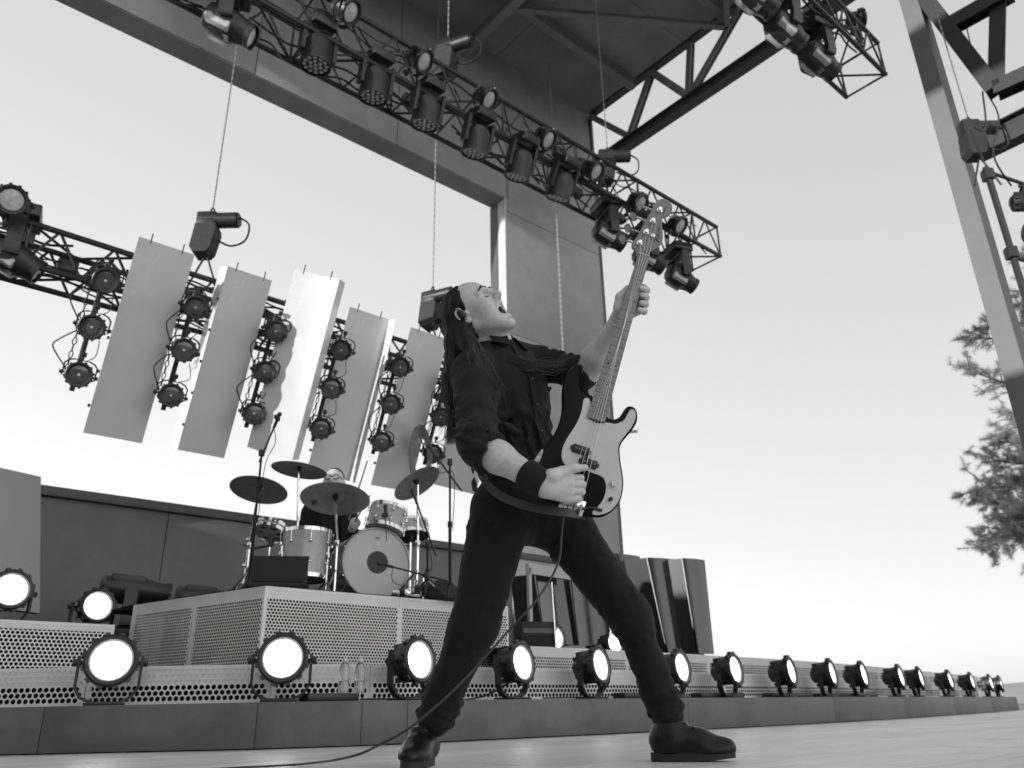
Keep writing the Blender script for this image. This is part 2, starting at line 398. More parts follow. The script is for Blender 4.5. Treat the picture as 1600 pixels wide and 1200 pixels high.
for i,(ta,za,tb,zb,hh) in enumerate([(8.95,11.8,8.0,10.66,.12),(8.0,10.66,7.3,11.8,.12),(7.3,11.8,6.55,10.66,.14),(6.55,10.66,6.35,11.8,.11),(6.5,10.66,5.2,11.8,.11),(5.2,11.8,4.3,10.66,.14),(4.3,10.66,4.2,11.8,.11),(4.2,10.66,2.7,11.8,.12),(2.7,10.66,2.7,11.8,.12)]):
    ibeam((GS,ta,za),(GS,tb,zb),hh,hh,0.014, Vector((1,0,0))).build('web_member', RBEAM, eg, 0)
for ta in (8.2,6.45,4.3):
    MB(STG).box((GS,ta,10.68),(0.02,0.3,0.14)).build('gusset_plate', ROOFST, eg, 0)
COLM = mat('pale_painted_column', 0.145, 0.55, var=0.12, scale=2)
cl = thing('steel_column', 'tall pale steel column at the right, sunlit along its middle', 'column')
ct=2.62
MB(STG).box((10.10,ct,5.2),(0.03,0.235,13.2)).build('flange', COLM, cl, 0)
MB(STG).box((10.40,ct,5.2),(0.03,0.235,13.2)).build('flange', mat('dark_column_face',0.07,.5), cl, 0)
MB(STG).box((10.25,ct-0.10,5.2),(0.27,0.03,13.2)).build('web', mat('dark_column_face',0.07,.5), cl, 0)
lt = thing('side_bracing', 'dark lattice bracing right of the pale column at the top corner', 'bracing')
def q2(u,v,s=10.25):
    p=at(u,v,s=s); return (s, p.dot(U), p.z)
for a,b,hh in (((1432,-20),(1556,142),.22),((1556,142),(1660,95),.22),((1487,40),(1580,-12),.2),((1525,232),(1660,165),.36),((1556,142),(1560,-30),.03)):
    ibeam(q2(*a),q2(*b),hh,0.2,0.02,Vector((1,0,0)) if hh<.3 else Z).build('brace' if hh>.05 else 'tie_rod', mat('dark_brace_steel',0.028,0.6,var=.2), lt, 0)
# unseen walls added left of the frame to shade guitarist, kit and column foot
wl = tag(MB(STG).box((-8.2,5.98,1.2),(0.4,7.3,5.0)).build('shade_wing_wall', SILL, None, 0), 'unseen added wall beyond the left edge that shades the drum kit', 'wall')
w2 = tag(MB(STG).box((-8.2,-1.85,2.5),(0.4,8.3,7.5)).build('shade_wing_wall', SILL, None, 0), 'taller unseen added wall nearer the audience that shades the guitarist', 'wall')
# ------------------------------------------------------------------ stage lamps
def lens_disc(r, y, n=28): return MB().lathe([(0.0001,y+0.012),(r*0.5,y+0.010),(r*0.85,y+0.004),(r,y)], n)
def par_head(root, lens_m, pitch, R=0.135, rim=None, tail=False):
    """round lamp head, beam along +Y, parts hang on the housing; origin is the yoke pivot"""
    Mh = Matrix.Rotation(pitch,4,'X')
    hs = MB().lathe([(0.0001,-0.125),(0.045,-0.125),(0.06,-0.115),(0.085,-0.06),(0.112,-0.03),(0.118,0.06)],24)
    for k in range(10):
        a=2*math.pi*k/10
        hs.box((0.10*math.cos(a),-0.045,0.10*math.sin(a)),(0.012,0.085,0.03), Matrix.Rotation(0,4,'Y'))
    h = hs.build('housing', BLACKP, root, 35, Mh)
    bz = MB().lathe([(0.112,0.052),(R,0.056),(R,0.092),(R*0.93,0.100),(R*0.80,0.096),(R*0.76,0.080),(R*0.70,0.076)],28, closed=True)
    for k in range(12):
        a=2*math.pi*(k+0.5)/12; bz.box((0,0.074,R+0.004),(0.026,0.030,0.016), Matrix.Rotation(a,4,'Y'))
    bz.build('bezel', BLACKP, h)
    lens_disc(R*(0.64 if rim else 0.72), 0.074).build('lens', lens_m, h)
    if rim: MB().lathe([(R*0.64,0.0735),(R*0.70,0.0775),(R*0.755,0.084)],28,closed=True).build('lens_rim', rim, h)
    if lens_m is not LIT: MB().lathe([(0.0001,0.091),(0.012,0.089),(0.014,0.083)],10).build('lens_centre', LENSP, h)
    MB().box((-0.085,-0.07,0.01),(0.06,0.05,0.09),bev=0.006).build('power_box', BLACKP, h)
    return h
def yoke(root, hz, down=True, wd=0.155):
    sg = -1 if down else 1
    for s in (-1,1):
        a=[(s*wd,0,0.03*-sg),(s*wd,0,0),(s*wd,0,sg*hz*0.62),(s*wd*0.80,0,sg*hz*0.86),(s*wd*0.45,0,sg*hz*0.985)]
        mb=MB()
        for p,q in zip(a[:-1],a[1:]):
            p=Vector(p);q=Vector(q); c=(p+q)/2; d=(q-p); L=d.length; d.normalize(); y=Vector((0,1,0)); x=d.cross(y)
            mb.box((0,0,0),(0.015,0.042,L+0.010), frame(x,y,d,c))
        mb.build('yoke_arm', BLACK, root)
        MB().cyl((s*0.118,0,0),(s*(wd+0.012),0,0),0.012,n=8).cyl((s*(wd+0.008),0,0),(s*(wd+0.03),0,0),0.02,n=8).build('knob', BLACKP, root)
    MB().box((0,0,sg*(hz-0.004)),(wd*0.95,0.034,0.008)).build('yoke_bridge', BLACK, root)
HF = 0.215
def floor_lamp(M, label, pitch, group, lens=LIT):
    t = thing('floor_lamp', label, 'lamp', M @ Matrix.Translation((0,0,HF)), group)
    par_head(t, lens, pitch, rim=LITRIM); yoke(t, HF-0.012)
    MB().lathe([(0.0001,-HF+0.014),(0.10,-HF+0.014),(0.105,-HF+0.008),(0.105,-HF)],20, Matrix.Rotation(math.radians(90),4,'X')@Matrix.Identity(4)).build('base_plate', BLACK, t) if False else \
      MB().box((0,0,-HF+0.007),(0.20,0.16,0.013),bev=0.003).build('base_plate', BLACK, t)
    return t
def rt(s, off):       # point on the riser top, set back from its front edge
    for (a,b) in zip(rpts[:-1],rpts[1:]):
        if a[0] <= s <= b[0]:
            k=(s-a[0])/(b[0]-a[0]); return a[1]+(b[1]-a[1])*k+off
    return rpts[-1][1]+off
def s_at(u, v, off=0.2):
    t=4.2; s=3
    for _ in range(8):
        s=at(u,v,t=t).dot(D); t=rt(min(max(s,-2),17),off)
    return s,t
FRONT = [(640,1020,'first lamp with a clearly seen yoke, left of the leaning leg of the guitarist'),
 (800,1027,'lit floor lamp between the spread legs, left of the middle'),(922,1033,'lit floor lamp between the spread legs, nearer the right foot'),
 (1050,1037,'lit floor lamp partly hidden behind the right shin of the guitarist'),(1134,1041,'first lit floor lamp to the right of the guitarist'),
 (1222,1048,'second lit floor lamp to the right of the guitarist'),(1287,1052,'third lit floor lamp to the right of the guitarist'),
 (1337,1054,'fourth lit floor lamp to the right of the guitarist'),(1396,1057,'fifth lit floor lamp to the right of the guitarist'),
 (1428,1060,'sixth lit floor lamp to the right of the guitarist'),(1475,1063,'seventh lit floor lamp to the right of the guitarist'),
 (1510,1064,'third lit floor lamp from the far right end of the row'),(1540,1065,'second lit floor lamp from the far right end of the row'),(1556,1066,'small lit floor lamp at the far right end of the row')]
RZ = RH+0.002
lamp0=None
for u,v,lab in FRONT:
    s,t = s_at(u,v)
    M = yawm(P(s,t,RZ), -U*1.0+D*0.22)
    if lamp0 is None: lamp0 = floor_lamp(M, lab, math.radians(6), 'lit floor lamps along the front riser')
    else: dup(lamp0, M @ Matrix.Rotation(random.uniform(-.05,.05),4,'Z') @ Matrix.Translation((0,0,HF)), lab)
for u,v,lab in ((177,1013,'bright lamp facing the camera at far left, in front of the perforated step'),(443,1014,'bright lamp facing the camera below the corner of the drum riser')):
    o = at(u,v,t=rt(at(u,v,t=4.6).dot(D),0.16)); s,t = o.dot(D), o.dot(U)
    for _ in range(6):
        t=rt(s,0.22); o=at(u,v,t=t); s=o.dot(D)
    o.z = RZ
    dup(lamp0, yawm(o, CC-o) @ Matrix.Translation((0,0,HF)), lab)
for (u,v,t,zb,lab) in ((16,900,6.4,0.752,'lit lamp on the left platform beside the standing panel'),(150,925,7.0,0.752,'small lit lamp on the left platform under the moving heads'),
                   (858,978,6.05,0.60,'lit lamp beyond the spread legs, standing before the glossy panels'),(950,981,6.3,0.60,'lit lamp half hidden by the right knee of the guitarist'),(752,900,6.9,DZ,'lit lamp edge peeping out behind the left thigh')):
    if v==900 and u==752: continue
    o=at(u,v,t=t); o.z = zb+0.002
    dup(lamp0, yawm(o, (-U*0.9+D*0.15+(CC-o).normalized()*0.15)) @ Matrix.Translation((0,0,HF)), lab)
# cables lying between the front lamps
CABLE = mat('black_cable', 0.02, 0.5)
def cable(name, pts, r, label=None, parent=None, m_=CABLE, n=6, smooth=60):
    o = MB().tube(spline(pts,6), r, n).build(name, m_, parent, smooth)
    if label: tag(o, label, 'cable')
    return o
p0=[P(2.55,rt(2.55,.28),RZ+.01),P(3.0,rt(3.0,.33),RZ+.012),P(3.4,rt(3.4,.3),RZ+.01),P(3.65,rt(3.65,.26),RZ+.10),P(3.72,rt(3.7,.24),RZ+.17)]
cable('power_cable', p0, 0.006, 'black power cable rising to a front lamp between the legs')
cable('power_cable', [P(4.0,rt(4,.3),RZ+.01),P(4.4,rt(4.4,.26),RZ+.012),P(4.55,rt(4.5,.3),RZ+.01),P(4.62,rt(4.6,.24),RZ+.12)], 0.006, 'black power cable behind the front lamp nearest the right foot')
for s0,s1,lab in ((2.2,2.52,'flat black floor box on the riser left of the clear lamp'),(4.75,5.1,'flat black cable tray on the riser behind the right leg'),(5.75,6.35,'flat black cable tray right of the first lamp beyond the right foot'),(6.9,7.6,'flat black cable tray further along the row of lamps'),(8.0,9.2,'long flat black cable tray near the far lamps')):
    tag(MB(STG).box(((s0+s1)/2,rt((s0+s1)/2,0.28),RZ+.022),(s1-s0,0.12,0.042),bev=0.006).build('floor_box', BLACKP), lab, 'cable tray')
# ------------------------------------------------------------------ trusses
def truss(name, label, a, b, wd, ht, bay, mt=STEEL, rc=0.030, rl=0.014):
    """box truss; a,b are the ends of its centre line in stage axes"""
    a=Vector(a); b=Vector(b); L=(b-a).length; n=max(1,round(L/bay)); bay=L/n
    t = thing(name, label, 'truss', STG @ Matrix.Translation(a) @ aim((0,0,0), b-a))
    ch = MB().cyl((0,0,0),(0,L,0),rc,n=8).mesh('chord', mt)
    for x in (-1,1):
        for z in (-1,1): link('chord', ch, t, Matrix.Translation((x*wd/2,0,z*ht/2)))
    def lac(p,q):
        return MB().cyl(p,q,rl,n=6).mesh('lacing_bar', mt)
    sd=[lac((0,0,-ht/2),(0,bay/2,ht/2)), lac((0,bay/2,ht/2),(0,bay,-ht/2))]
    tp=[lac((-wd/2,0,0),(wd/2,bay,0)), lac((wd/2,0,0),(-wd/2,bay,0))]
    up=lac((0,0,-ht/2),(0,0,ht/2)); cr=lac((-wd/2,0,0),(wd/2,0,0))
    for i in range(n):
        for x in (-1,1):
            for m_ in sd: link('lacing_bar', m_, t, Matrix.Translation((x*wd/2,i*bay,0)))
        link('lacing_bar', tp[i%2], t, Matrix.Translation((0,i*bay,-ht/2)))
        link('lacing_bar', tp[(i+1)%2], t, Matrix.Translation((0,i*bay,ht/2)))
    for i in range(n+1):
        if i%2==0 or i==n:
            for x in (-1,1): link('lacing_bar', up, t, Matrix.Translation((x*wd/2,i*bay,0)))
            for z in (-1,1): link('lacing_bar', cr, t, Matrix.Translation((0,i*bay,z*ht/2)))
    return t
TT, TZ, TW = 6.0, 6.72, 0.52     # top truss line
truss('lighting_truss','dark box truss hung under the roof, crossing the top to the bass headstock',(-1.2,TT,TZ),(9.25,TT,TZ),TW,TW,0.62)
MT, MZ = 7.80, 4.22             # mid truss line with the hanging panels
truss('lighting_truss','dark box truss carrying the row of hanging pale panels',(-1.2,MT,MZ),(6.6,MT,MZ),0.42,0.42,0.5)
FT, FZ = 3.0, 7.75              # front truss, only its end is seen
truss('lighting_truss','end of a dark box truss at the top, right of the roof girder',(3.5,FT,FZ),(8.75,FT,FZ),0.52,0.52,0.6)
# ------------------------------------------------------------------ hung lamps
def hung_par(M, label, group, pitch, lens=LENS, hook=0.20):
    t = thing('par_lamp', label, 'lamp', M, group)
    par_head(t, lens, pitch); yoke(t, hook, down=False)
    MB().cyl((0,0,hook),(0,0,hook+0.05),0.012,n=8).box((0,0,hook+0.06),(0.05,0.05,0.05),bev=0.008).build('hook_clamp', BLACK, t)
    return t
TOPP=[(540,15),(655,92),(757,152),(850,215),(925,265),(995,315),(1057,350)]
nm=['leftmost','second','third','fourth','fifth','sixth','seventh']
hp0=None
for i,(u,v) in enumerate(TOPP):
    o=at(u,v,t=TT-0.40); lab=nm[i]+' round lamp along the upper edge of the top truss, counted from the left'
    M=aim(o, (CC-o).normalized()*0.75+D*0.62)
    if hp0 is None:
        hp0=hung_par(M,lab,'round lamps on top of the top truss',math.radians(4),LENSP,0.16)
        for c in hp0.children:
            if c.name.split('.')[0] in ('yoke_arm','yoke_bridge','hook_clamp'): c.matrix_local = Matrix.Rotation(math.pi,4,'Y')
    else: dup(hp0,M,lab)
o=at(18,313,t=MT-0.45); dup(hp0, aim(o,(CC-o)), 'round lamp with a pale lens on the left end of the panel truss')
o=at(1337,32,t=FT-0.1); dup(hp0, yawm(o, D*0.72-U*0.75), 'single round lamp sticking out from the end of the front truss')
# ladders of three lamps between the panels
LEAN=0.42
lad_s=[1.378,2.196,3.04,3.80,4.566,5.29]
ldir=Vector((0,LEAN,-1)).normalized()
words=['leftmost','second','third','fourth','fifth','sixth']
pos=['top','middle','bottom']
lp0=None
random.seed(11)
for i,s in enumerate(lad_s):
    top=Vector((s,7.2,3.87))
    L=thing('lamp_ladder', words[i]+' lamp bar hanging from the panel truss, counted from the left','lamp bar')
    b0=top-ldir*0.22; b1=top+ldir*1.0
    MB(STG).cyl(b0+Vector((0,0.13,0)),b1+Vector((0,.13,0)),0.024,n=8).build('bar', BLACK, L)
    for q in (0.0,0.44,0.93):
        MB(STG).box(top+ldir*q+Vector((-0.01,0.10,0.06)),(0.05,0.08,0.05),bev=.008).build('clamp', GALV if q else BLACK, L)
    ch=MB(STG)      # link chain beside the bar
    for k in range(17):
        c=top+ldir*(-0.1+k*0.062)+Vector((-0.10,0.05,0)); a0=math.pi/2*(k%2)
        x=Vector((1,0,0)) if k%2 else Vector((0,1,0)); x=(x-ldir*x.dot(ldir)).normalized()
        ch.tube([c+x*0.016*math.cos(a)+ldir*0.034*math.sin(a) for a in [j*math.pi/5 for j in range(10)]],0.0055,5,closed=True)
    ch.build('chain', BLACK, L)
    for q in range(2):
        a=top+ldir*(0.05+q*0.44)+Vector((-0.11,0.03,0)); b=top+ldir*(0.40+q*0.44)+Vector((-0.12,0.02,0))
        mid=(a+b)/2+Vector((-0.09-random.random()*.06,-0.02,-0.03))
        MB(STG).tube(spline([a,a+(mid-a)*0.6+Vector((-.03,0,0)),mid,b],6),0.007,5).build('cable', CABLE, L,60)
        a2=a+Vector((.2,0,-.05)); b2=b+Vector((.16,0,.1)); m2=(a2+b2)/2+Vector((random.uniform(-.03,.08),-.04,-.06))
        MB(STG).tube(spline([a2,m2,b2],6),0.0045,5).build('cable', CABLE, L,60)
    for q in range(3):
        o=STG @ (top+ldir*(q*0.44+(0.01 if q==2 else 0)))
        fw=(CC-o).normalized(); fw=(fw+Vector((random.uniform(-.12,.12),0,random.uniform(-.10,.06)))).normalized()
        lab=pos[q]+' lamp of the '+words[i]+' bar hanging between the pale panels'
        up=(-(STG.to_3x3() @ ldir)); M=aim(o,fw,up) @ Matrix.Scale(.86,4)
        if lp0 is None: lp0=hung_par(M,lab,'three lamp bars between the hanging panels',0.0,LENS,0.0001+0.16); 
        else: dup(lp0,M,lab)
# yokes of these lamps turn sideways onto the bar
# ------------------------------------------------------------------ hanging panels
PANEL=mat('pale_hung_panel',0.74,0.24,0.12,var=0.05,scale=2.0,bump=0.05,bscale=1.3)
pan=[(1.85,0.53,None,0,'plain grey hanging panel at the left end of the row'),(2.70,0.47,'L',0,'hanging panel with a bright sunlit left flange, second from left'),
     (3.24,0.50,'R',-44,'brightly sunlit hanging panel with lamp shadows, third from left'),(4.13,0.52,'F',0,'grey hanging panel with a bright right flange, above the drummer'),
     (4.97,0.54,None,0,'grey hanging panel with wavy reflections, left of the long hair'),(5.60,0.50,'R',-44,'sunlit hanging panel partly hidden behind the elbow')]
for s,wd,fl_,rot,lab in pan:
    top=Vector((s,7.2-(.42 if rot else 0),4.43)); z_=-ldir
    F=frame(Vector((1,0,0)), z_.cross(Vector((1,0,0))), z_, top)
    t=thing('hanging_panel',lab,'panel',STG @ F @ Matrix.Rotation(math.radians(rot),4,'Z'),'pale panels hung from the truss')
    H=1.93
    cv=MB(); nb=10
    vs=[((j/nb-.5)*wd, 0.012*math.cos(math.pi*(j/nb-.5)), zz) for zz in (-H,0) for j in range(nb+1)]
    vs+=[(x,y+0.006,z) for x,y,z in vs]; q=nb+1
    fs=[(j,j+1,q+j+1,q+j) for j in range(nb)]+[(2*q+j,3*q+j,3*q+j+1,2*q+j+1) for j in range(nb)]+[(j,2*q+j,2*q+j+1,j+1) for j in range(nb)]+[(q+j,q+j+1,3*q+j+1,3*q+j) for j in range(nb)]+[(0,q,3*q,2*q),(nb,2*q+nb,3*q+nb,q+nb)]
    cv.add(vs,fs).build('sheet',PANEL,t,40)
    if fl_=='L': MB().box((-wd/2-0.003,0.13,-H/2),(0.006,0.25,H)).build('flange',PANEL,t,0)
    if fl_=='R': MB().box((wd/2+0.003,0.09,-H/2),(0.006,0.17,H)).build('flange',PANEL,t,0)
    if fl_=='F': MB().box((wd/2+0.003,-0.085,-H/2),(0.006,0.18,H)).build('flange',PANEL,t,0)
    for x in (-.15,.15): MB().cyl((x,0.01,-0.03),(x,0.01,0.07),0.006,n=6).build('bolt',BLACK,t)
    for k in range(5): MB().box((-wd/2-0.012,0.02,-0.35-k*.33),(0.02,0.02,0.03)).build('edge_clip',BLACK,t,0)
# ------------------------------------------------------------------ moving heads
def moving_head(M, label, group, tilt, pan_=0.0, size=1.0, name='moving_head_lamp', lens=LENSP, cover=None):
    """base at the origin, head below it (hung); beam leaves along +Y of the head"""
    S=size
    t=thing(name,label,'lamp',M,group)
    MB().box((0,0,0.06*S),(0.36*S,0.30*S,0.12*S),bev=0.015*S).box((0,0,-0.015*S),(0.20*S,0.20*S,0.04*S)).build('base',BLACKP,t)
    Ry=Matrix.Rotation(pan_,4,'Z')
    for s in (-1,1):
        MB().prism([(s*0.15*S,-0.03*S),(s*0.205*S,-0.03*S),(s*0.205*S,-0.36*S),(s*0.185*S,-0.41*S),(s*0.155*S,-0.41*S)],-0.06*S,0.06*S).build('yoke_arm',BLACKP,t,35,Ry)
    MB().box((0,0,-0.05*S),(0.40*S,0.13*S,0.05*S),bev=0.01*S).build('yoke_bridge',BLACKP,t,35,Ry)
    Mh=Ry @ Matrix.Translation((0,0,-0.36*S)) @ Matrix.Rotation(tilt,4,'X')
    h=MB().lathe([(0.0001,-0.20*S),(0.09*S,-0.20*S),(0.130*S,-0.17*S),(0.150*S,-0.08*S),(0.152*S,0.02*S),(0.140*S,0.09*S),(0.118*S,0.16*S),(0.108*S,0.215*S)],22).build('head',BLACKP,t,35,Mh)
    MB().lathe([(0.10*S,0.205*S),(0.116*S,0.205*S),(0.116*S,0.25*S),(0.10*S,0.25*S)],22,closed=True).build('lens_ring',BLACK,h)
    MB().lathe([(0.0001,0.245*S),(0.06*S,0.238*S),(0.10*S,0.22*S)],22).build('lens',lens,h)
    for s in (-1,1): MB().box((s*0.095*S,-0.03*S,-0.088*S),(0.07*S,0.22*S,0.09*S),bev=0.015*S).build('side_cover',cover or mat('grey_cover',0.50,0.35,var=.1),h)
    MB().box((0,0.06*S,-0.142*S),(0.07*S,0.06*S,0.008*S)).build('label_plate',mat('label_grey',0.2,0.4),h,0)
    for s in (-1,1): MB().box((s*0.1*S,0,0.15*S),(0.04*S,0.05*S,0.08*S),bev=.006).build('clamp',BLACK,t)
    return t
def hang(u,v,t,dz): 
    o=at(u,v,t=t); o.z+=dz; return o
mh0=moving_head(yawm(hang(355,42,TT-0.1,0.40), D*.8-U*.4), 'large moving head hanging at the top left of the top truss','moving head lamps on the trusses',math.radians(-24),0.0,1.05)
for u,v,t,fw,lab in ((950,365,TT,D*.9-U*.3,'moving head hanging left of the bass headstock'),(1012,402,TT,D*.9-U*.3,'moving head half hidden behind the bass neck'),(1062,432,TT,D*.9-U*.3,'moving head hanging from the right end of the top truss'),
                     (1225,45,FT,D*.9-U*.2,'upper moving head on the end of the front truss'),(1278,92,FT,D*.9-U*.2,'lower moving head on the end of the front truss'),(1180,-8,FT,D*.9-U*.2,'moving head at the top edge on the front truss')):
    o=at(u,v,t=t); o.z+=0.36; dup(mh0, yawm(o,fw), lab)
o=at(18,405,t=MT-0.1); dup(mh0, yawm(o+Z*0.40, D*.95-U*.2), 'dark moving head cut off by the left edge under the panel truss')
# moving heads standing on the left platform
for u,v,t,lab in ((210,895,7.6,'moving head standing upright on the left platform'),(322,900,7.9,'moving head lying low behind the left end of the drum riser')):
    o=at(u,v,t=t); zb=0.752; k=moving_head(yawm(Vector((o.x,o.y,zb+0.12)), D*.97-U*.25),lab,'moving heads on the left platform',math.radians(-172),0.0,0.86,cover=BLACKP)
    k.matrix_world = k.matrix_world @ Matrix.Rotation(math.pi,4,'Y') @ Matrix.Rotation(math.pi,4,'Z')
    hd=[c for c in k.children if c.name.startswith('head')][0]
    hd.matrix_local = Matrix.Translation((0,0,-0.34)) @ Matrix.Rotation(math.radians(4),4,'X') @ Matrix.Diagonal((1,1.5,1,1))
    k.matrix_world = yawm(Vector((o.x,o.y,zb+0.12)), D*.97-U*.25) @ Matrix.Rotation(math.pi,4,'Y')
# wash lights with many small lenses, pointing down
def wash(M,label):
    t=thing('wash_light',label,'lamp',M,'wash lights under the top truss')
    MB().box((0,0,0.45),(0.26,0.26,0.10),bev=.015).build('base',BLACKP,t)
    for s in (-1,1): MB().prism([(s*.15,.40),(s*.19,.40),(s*.19,.08),(s*.15,.08)],-.05,.05).build('yoke_arm',BLACKP,t)
    RX=Matrix.Rotation(math.radians(-90),4,'X')
    h=MB().lathe([(0.0001,-0.30),(0.10,-0.30),(0.145,-0.22),(0.15,-0.02),(0.158,0.0),(0.158,0.03),(0.145,0.03),(0.142,0.01),(0.0001,0.01)],26,RX).build('head',BLACKP,t)
    for r,n in ((0,1),(0.055,6),(0.11,12)):
        for k in range(n):
            a=2*math.pi*k/n; MB().ball((r*math.cos(a),r*math.sin(a),-0.012),(0.021,0.021,0.012),8).build('lens_cell',LENSP,h)
    MB().tube([(0.12*math.cos(a),-.150,.10+0.03*math.sin(a)) for a in [j*math.pi/6 for j in range(7)]],.006,5).build('handle',GALV,h)
    return t
ws=['first','second','third','fourth','fifth','sixth']
w0=None
for i,(u,v) in enumerate([(493,100),(583,150),(663,193),(741,238),(808,275),(872,308)]):
    o=at(u,v,t=TT-0.18); lab=ws[i]+' wash light under the top truss, counted from the left'
    tl=Matrix.Rotation(math.radians(-6-4*i),4,'X')
    if w0 is None: w0=wash(yawm(o,-U)@tl,lab)
    else: dup(w0,yawm(o,-U)@tl,lab)
# ------------------------------------------------------------------ hoists and chains
def flat(v): return Vector((v.x,v.y,0)).normalized()
def hoist(M,label,chain_top,chain_m=GALV):
    t=thing('chain_hoist',label,'hoist',M,'chain hoists')
    MB().cyl((-0.10,0,0),(0.30,0,0),0.088,n=18).cyl((0.30,0,0),(0.315,0,0),0.075,n=18).build('motor',BLACK,t)
    MB().box((-0.03,0,-0.02),(0.22,0.17,0.20),bev=0.02).build('gear_case',BLACK,t)
    MB().prism([(-0.13,-0.09),(0.09,-0.09),(0.10,-0.16),(0.06,-0.40),(0.02,-0.45),(-0.12,-0.45),(-0.16,-0.38)],-0.10,0.10).build('chain_bag',mat('black_bag',0.025,.7,var=.2,bump=.3,bscale=25),t)
    MB().tube([(0.0,0,0.08),(0.02,0,0.14),(0.0,0,0.17),(-0.02,0,0.14)],.012,6,closed=True).build('hook',BLACK,t)
    MB().tube(spline([(0.3,0.02,0.05),(0.42,0.02,-.05),(0.40,0.02,-.25),(0.25,0.02,-.32),(0.10,0.02,-.25)],6),0.011,6).build('cable',CABLE,t,60)
    mb=MB(); L=chain_top; n=int(L/0.05)
    for k in range(n):
        z=0.17+k*0.05; mb.box((0,0,z+.025),(0.017 if k%2 else 0.007,0.007 if k%2 else 0.017,0.052))
    mb.build('chain',chain_m,t,0)
    for s in (-1,1): MB().cyl((0.02*s,0,-0.48),(0.16*s,0.0,-0.85),0.012,n=6).build('sling',BLACK,t)
    return t
CHD=mat('dull_chain',0.25,0.5,0.4)
for u,v,t,lab,ct_,fw in ((330,345,MT,'black chain hoist above the left gap of the panel truss',7.0,R0),(676,465,MT,'black chain hoist just left of the long haired head',7.0,(R0-F0*.5)*1.0),
                         (700,75,TT,'black chain hoist on the top truss under the dark roof',3.8,(R0*.8-Z*.0-U*.6)),(950,245,TT,'black chain hoist at the right of the top truss by the girder',4.0,R0),
                         (1517,200,2.2,'black chain hoist beside the pale column',3.6,R0)):
    o=at(u,v,t=t); hoist(frame(flat(fw), Z.cross(flat(fw)), Z, o), lab, ct_, CHD)
# free hanging chains from the roof
for (u,v,t,zb,lab) in ((869,330,8.3,2.6,'long pale chain hanging in front of the grey pier'),(1015,-60,8.3,10.5,'thin chain at the roof girder')):
    o=at(u,v,t=t); mb=MB(); n=int((11.6-zb)/0.05)
    for k in range(n):
        mb.box((o.x,o.y,zb+k*.05+.025),(0.034 if k%2 else 0.016,0.016 if k%2 else 0.034,0.054))
    if 'pier' in lab: tag(mb.build('chain',GALV,None,0),lab,'chain')
# light frame at the right edge: pole with clamps and lamps
rp=thing('lamp_pole','dark pole with clamps and cables hanging right of the pale column','pole')
a=at(1540,262,t=2.0); b=at(1625,520,t=2.0)
a=Vector((a.x,a.y,a.z)); b=Vector((a.x+0.02,a.y,2.2))
MB().cyl(a,b,0.035,n=8).build('pole_tube',BLACK,rp)
for k in (0.1,1.1,2.0): MB().box(a-Z*k,(0.11,0.11,0.14),bev=.02).build('clamp',BLACK,rp); 
for k in (0.05,1.15): MB().cyl(a-Z*k,a-Z*(k+.0)+D*1.6-U*.5,0.02,n=8).build('cross_tube',BLACK,rp)
for k in range(4): MB().tube(spline([a-Z*(.1+k*.4),a-Z*(.3+k*.4)+D*.12,a-Z*(.6+k*.4)-D*.05,a-Z*(.9+k*.4)+D*.06],6),0.012,5).build('cable',CABLE,rp,60)
MB().tube(spline([a+Z*.1,a+Z*.5-D*.1,a+Z*.8+D*.5,a+Z*1.6+D*.9],6),.012,5).build('cable',CABLE,rp,60)
o=a+D*0.75-Z*0.25-U*.2; dup(mh0,yawm(o,-U),'dark moving head hanging at the right edge beside the pole')

# cables, ties and small boxes riding on the trusses
rg=random.Random(21)
def dress(tname, t, zc, s0, s1, wd, n):
    root=[o for o in bpy.data.objects if o.name==tname][0]; I=root.matrix_basis.inverted()
    for k in range(n):
        a=rg.uniform(s0,s1-1.2); L=min(rg.uniform(.8,2.6),s1-a); pts=[]; y0=t+rg.choice((-1,1))*wd/2*rg.uniform(.5,1.0); z0=zc+rg.choice((-1,1))*wd/2*rg.uniform(.3,1)
        q=0
        while q<=L:
            pts.append(I @ P(a+q,y0+rg.gauss(0,.03),z0-abs(math.sin(q*5.5))*rg.uniform(.02,.10))); q+=.22
        MB().tube(spline(pts,4),rg.uniform(.007,.014),5).build('cable',CABLE,root,60)
    for k in range(n//3):
        a=rg.uniform(s0,s1-.3); MB().box((0,0,0),(.18,.10,.12),I @ STG @ Matrix.Translation((a,t+rg.choice((-1,1))*wd*.35,zc+rg.uniform(-.1,.1))),bev=.008).build('splitter_box',BLACKP,root,30)
    for k in range(n//4):
        a=rg.uniform(s0,s1-.3); c=P(a,t-wd/2-.02,zc-.10); mb=MB()
        for r_ in (.10,.115,.13): mb.tube([I @ (c+D*r_*math.cos(g)+Z*r_*1.3*math.sin(g)+U*rg.gauss(0,.01)) for g in [i*math.pi/7 for i in range(14)]],.008,5,closed=True)
        mb.build('coiled_cable',CABLE,root,60)
dress('lighting_truss',TT,TZ,-0.5,9.0,TW,26); dress('lighting_truss.001',MT,MZ,-1.0,6.4,.42,24); dress('lighting_truss.002',FT,FZ,5.5,8.6,.52,10)
o=a_p=at(1586,300,t=2.0)
dup(lp0, aim(at(1597,315,t=1.9),-U+D*.6-Z*.2), 'dark round lamp at the right edge beside the hanging pole')
cable('power_cable',[at(1505,20,t=2.3),at(1530,120,t=2.2),at(1560,180,t=2.0),at(1552,240,t=1.9),at(1580,290,t=1.9)],.010,'thin black cable looping down to the pole at the right edge')
o=P(5.05,7.45,3.25); mb=MB()
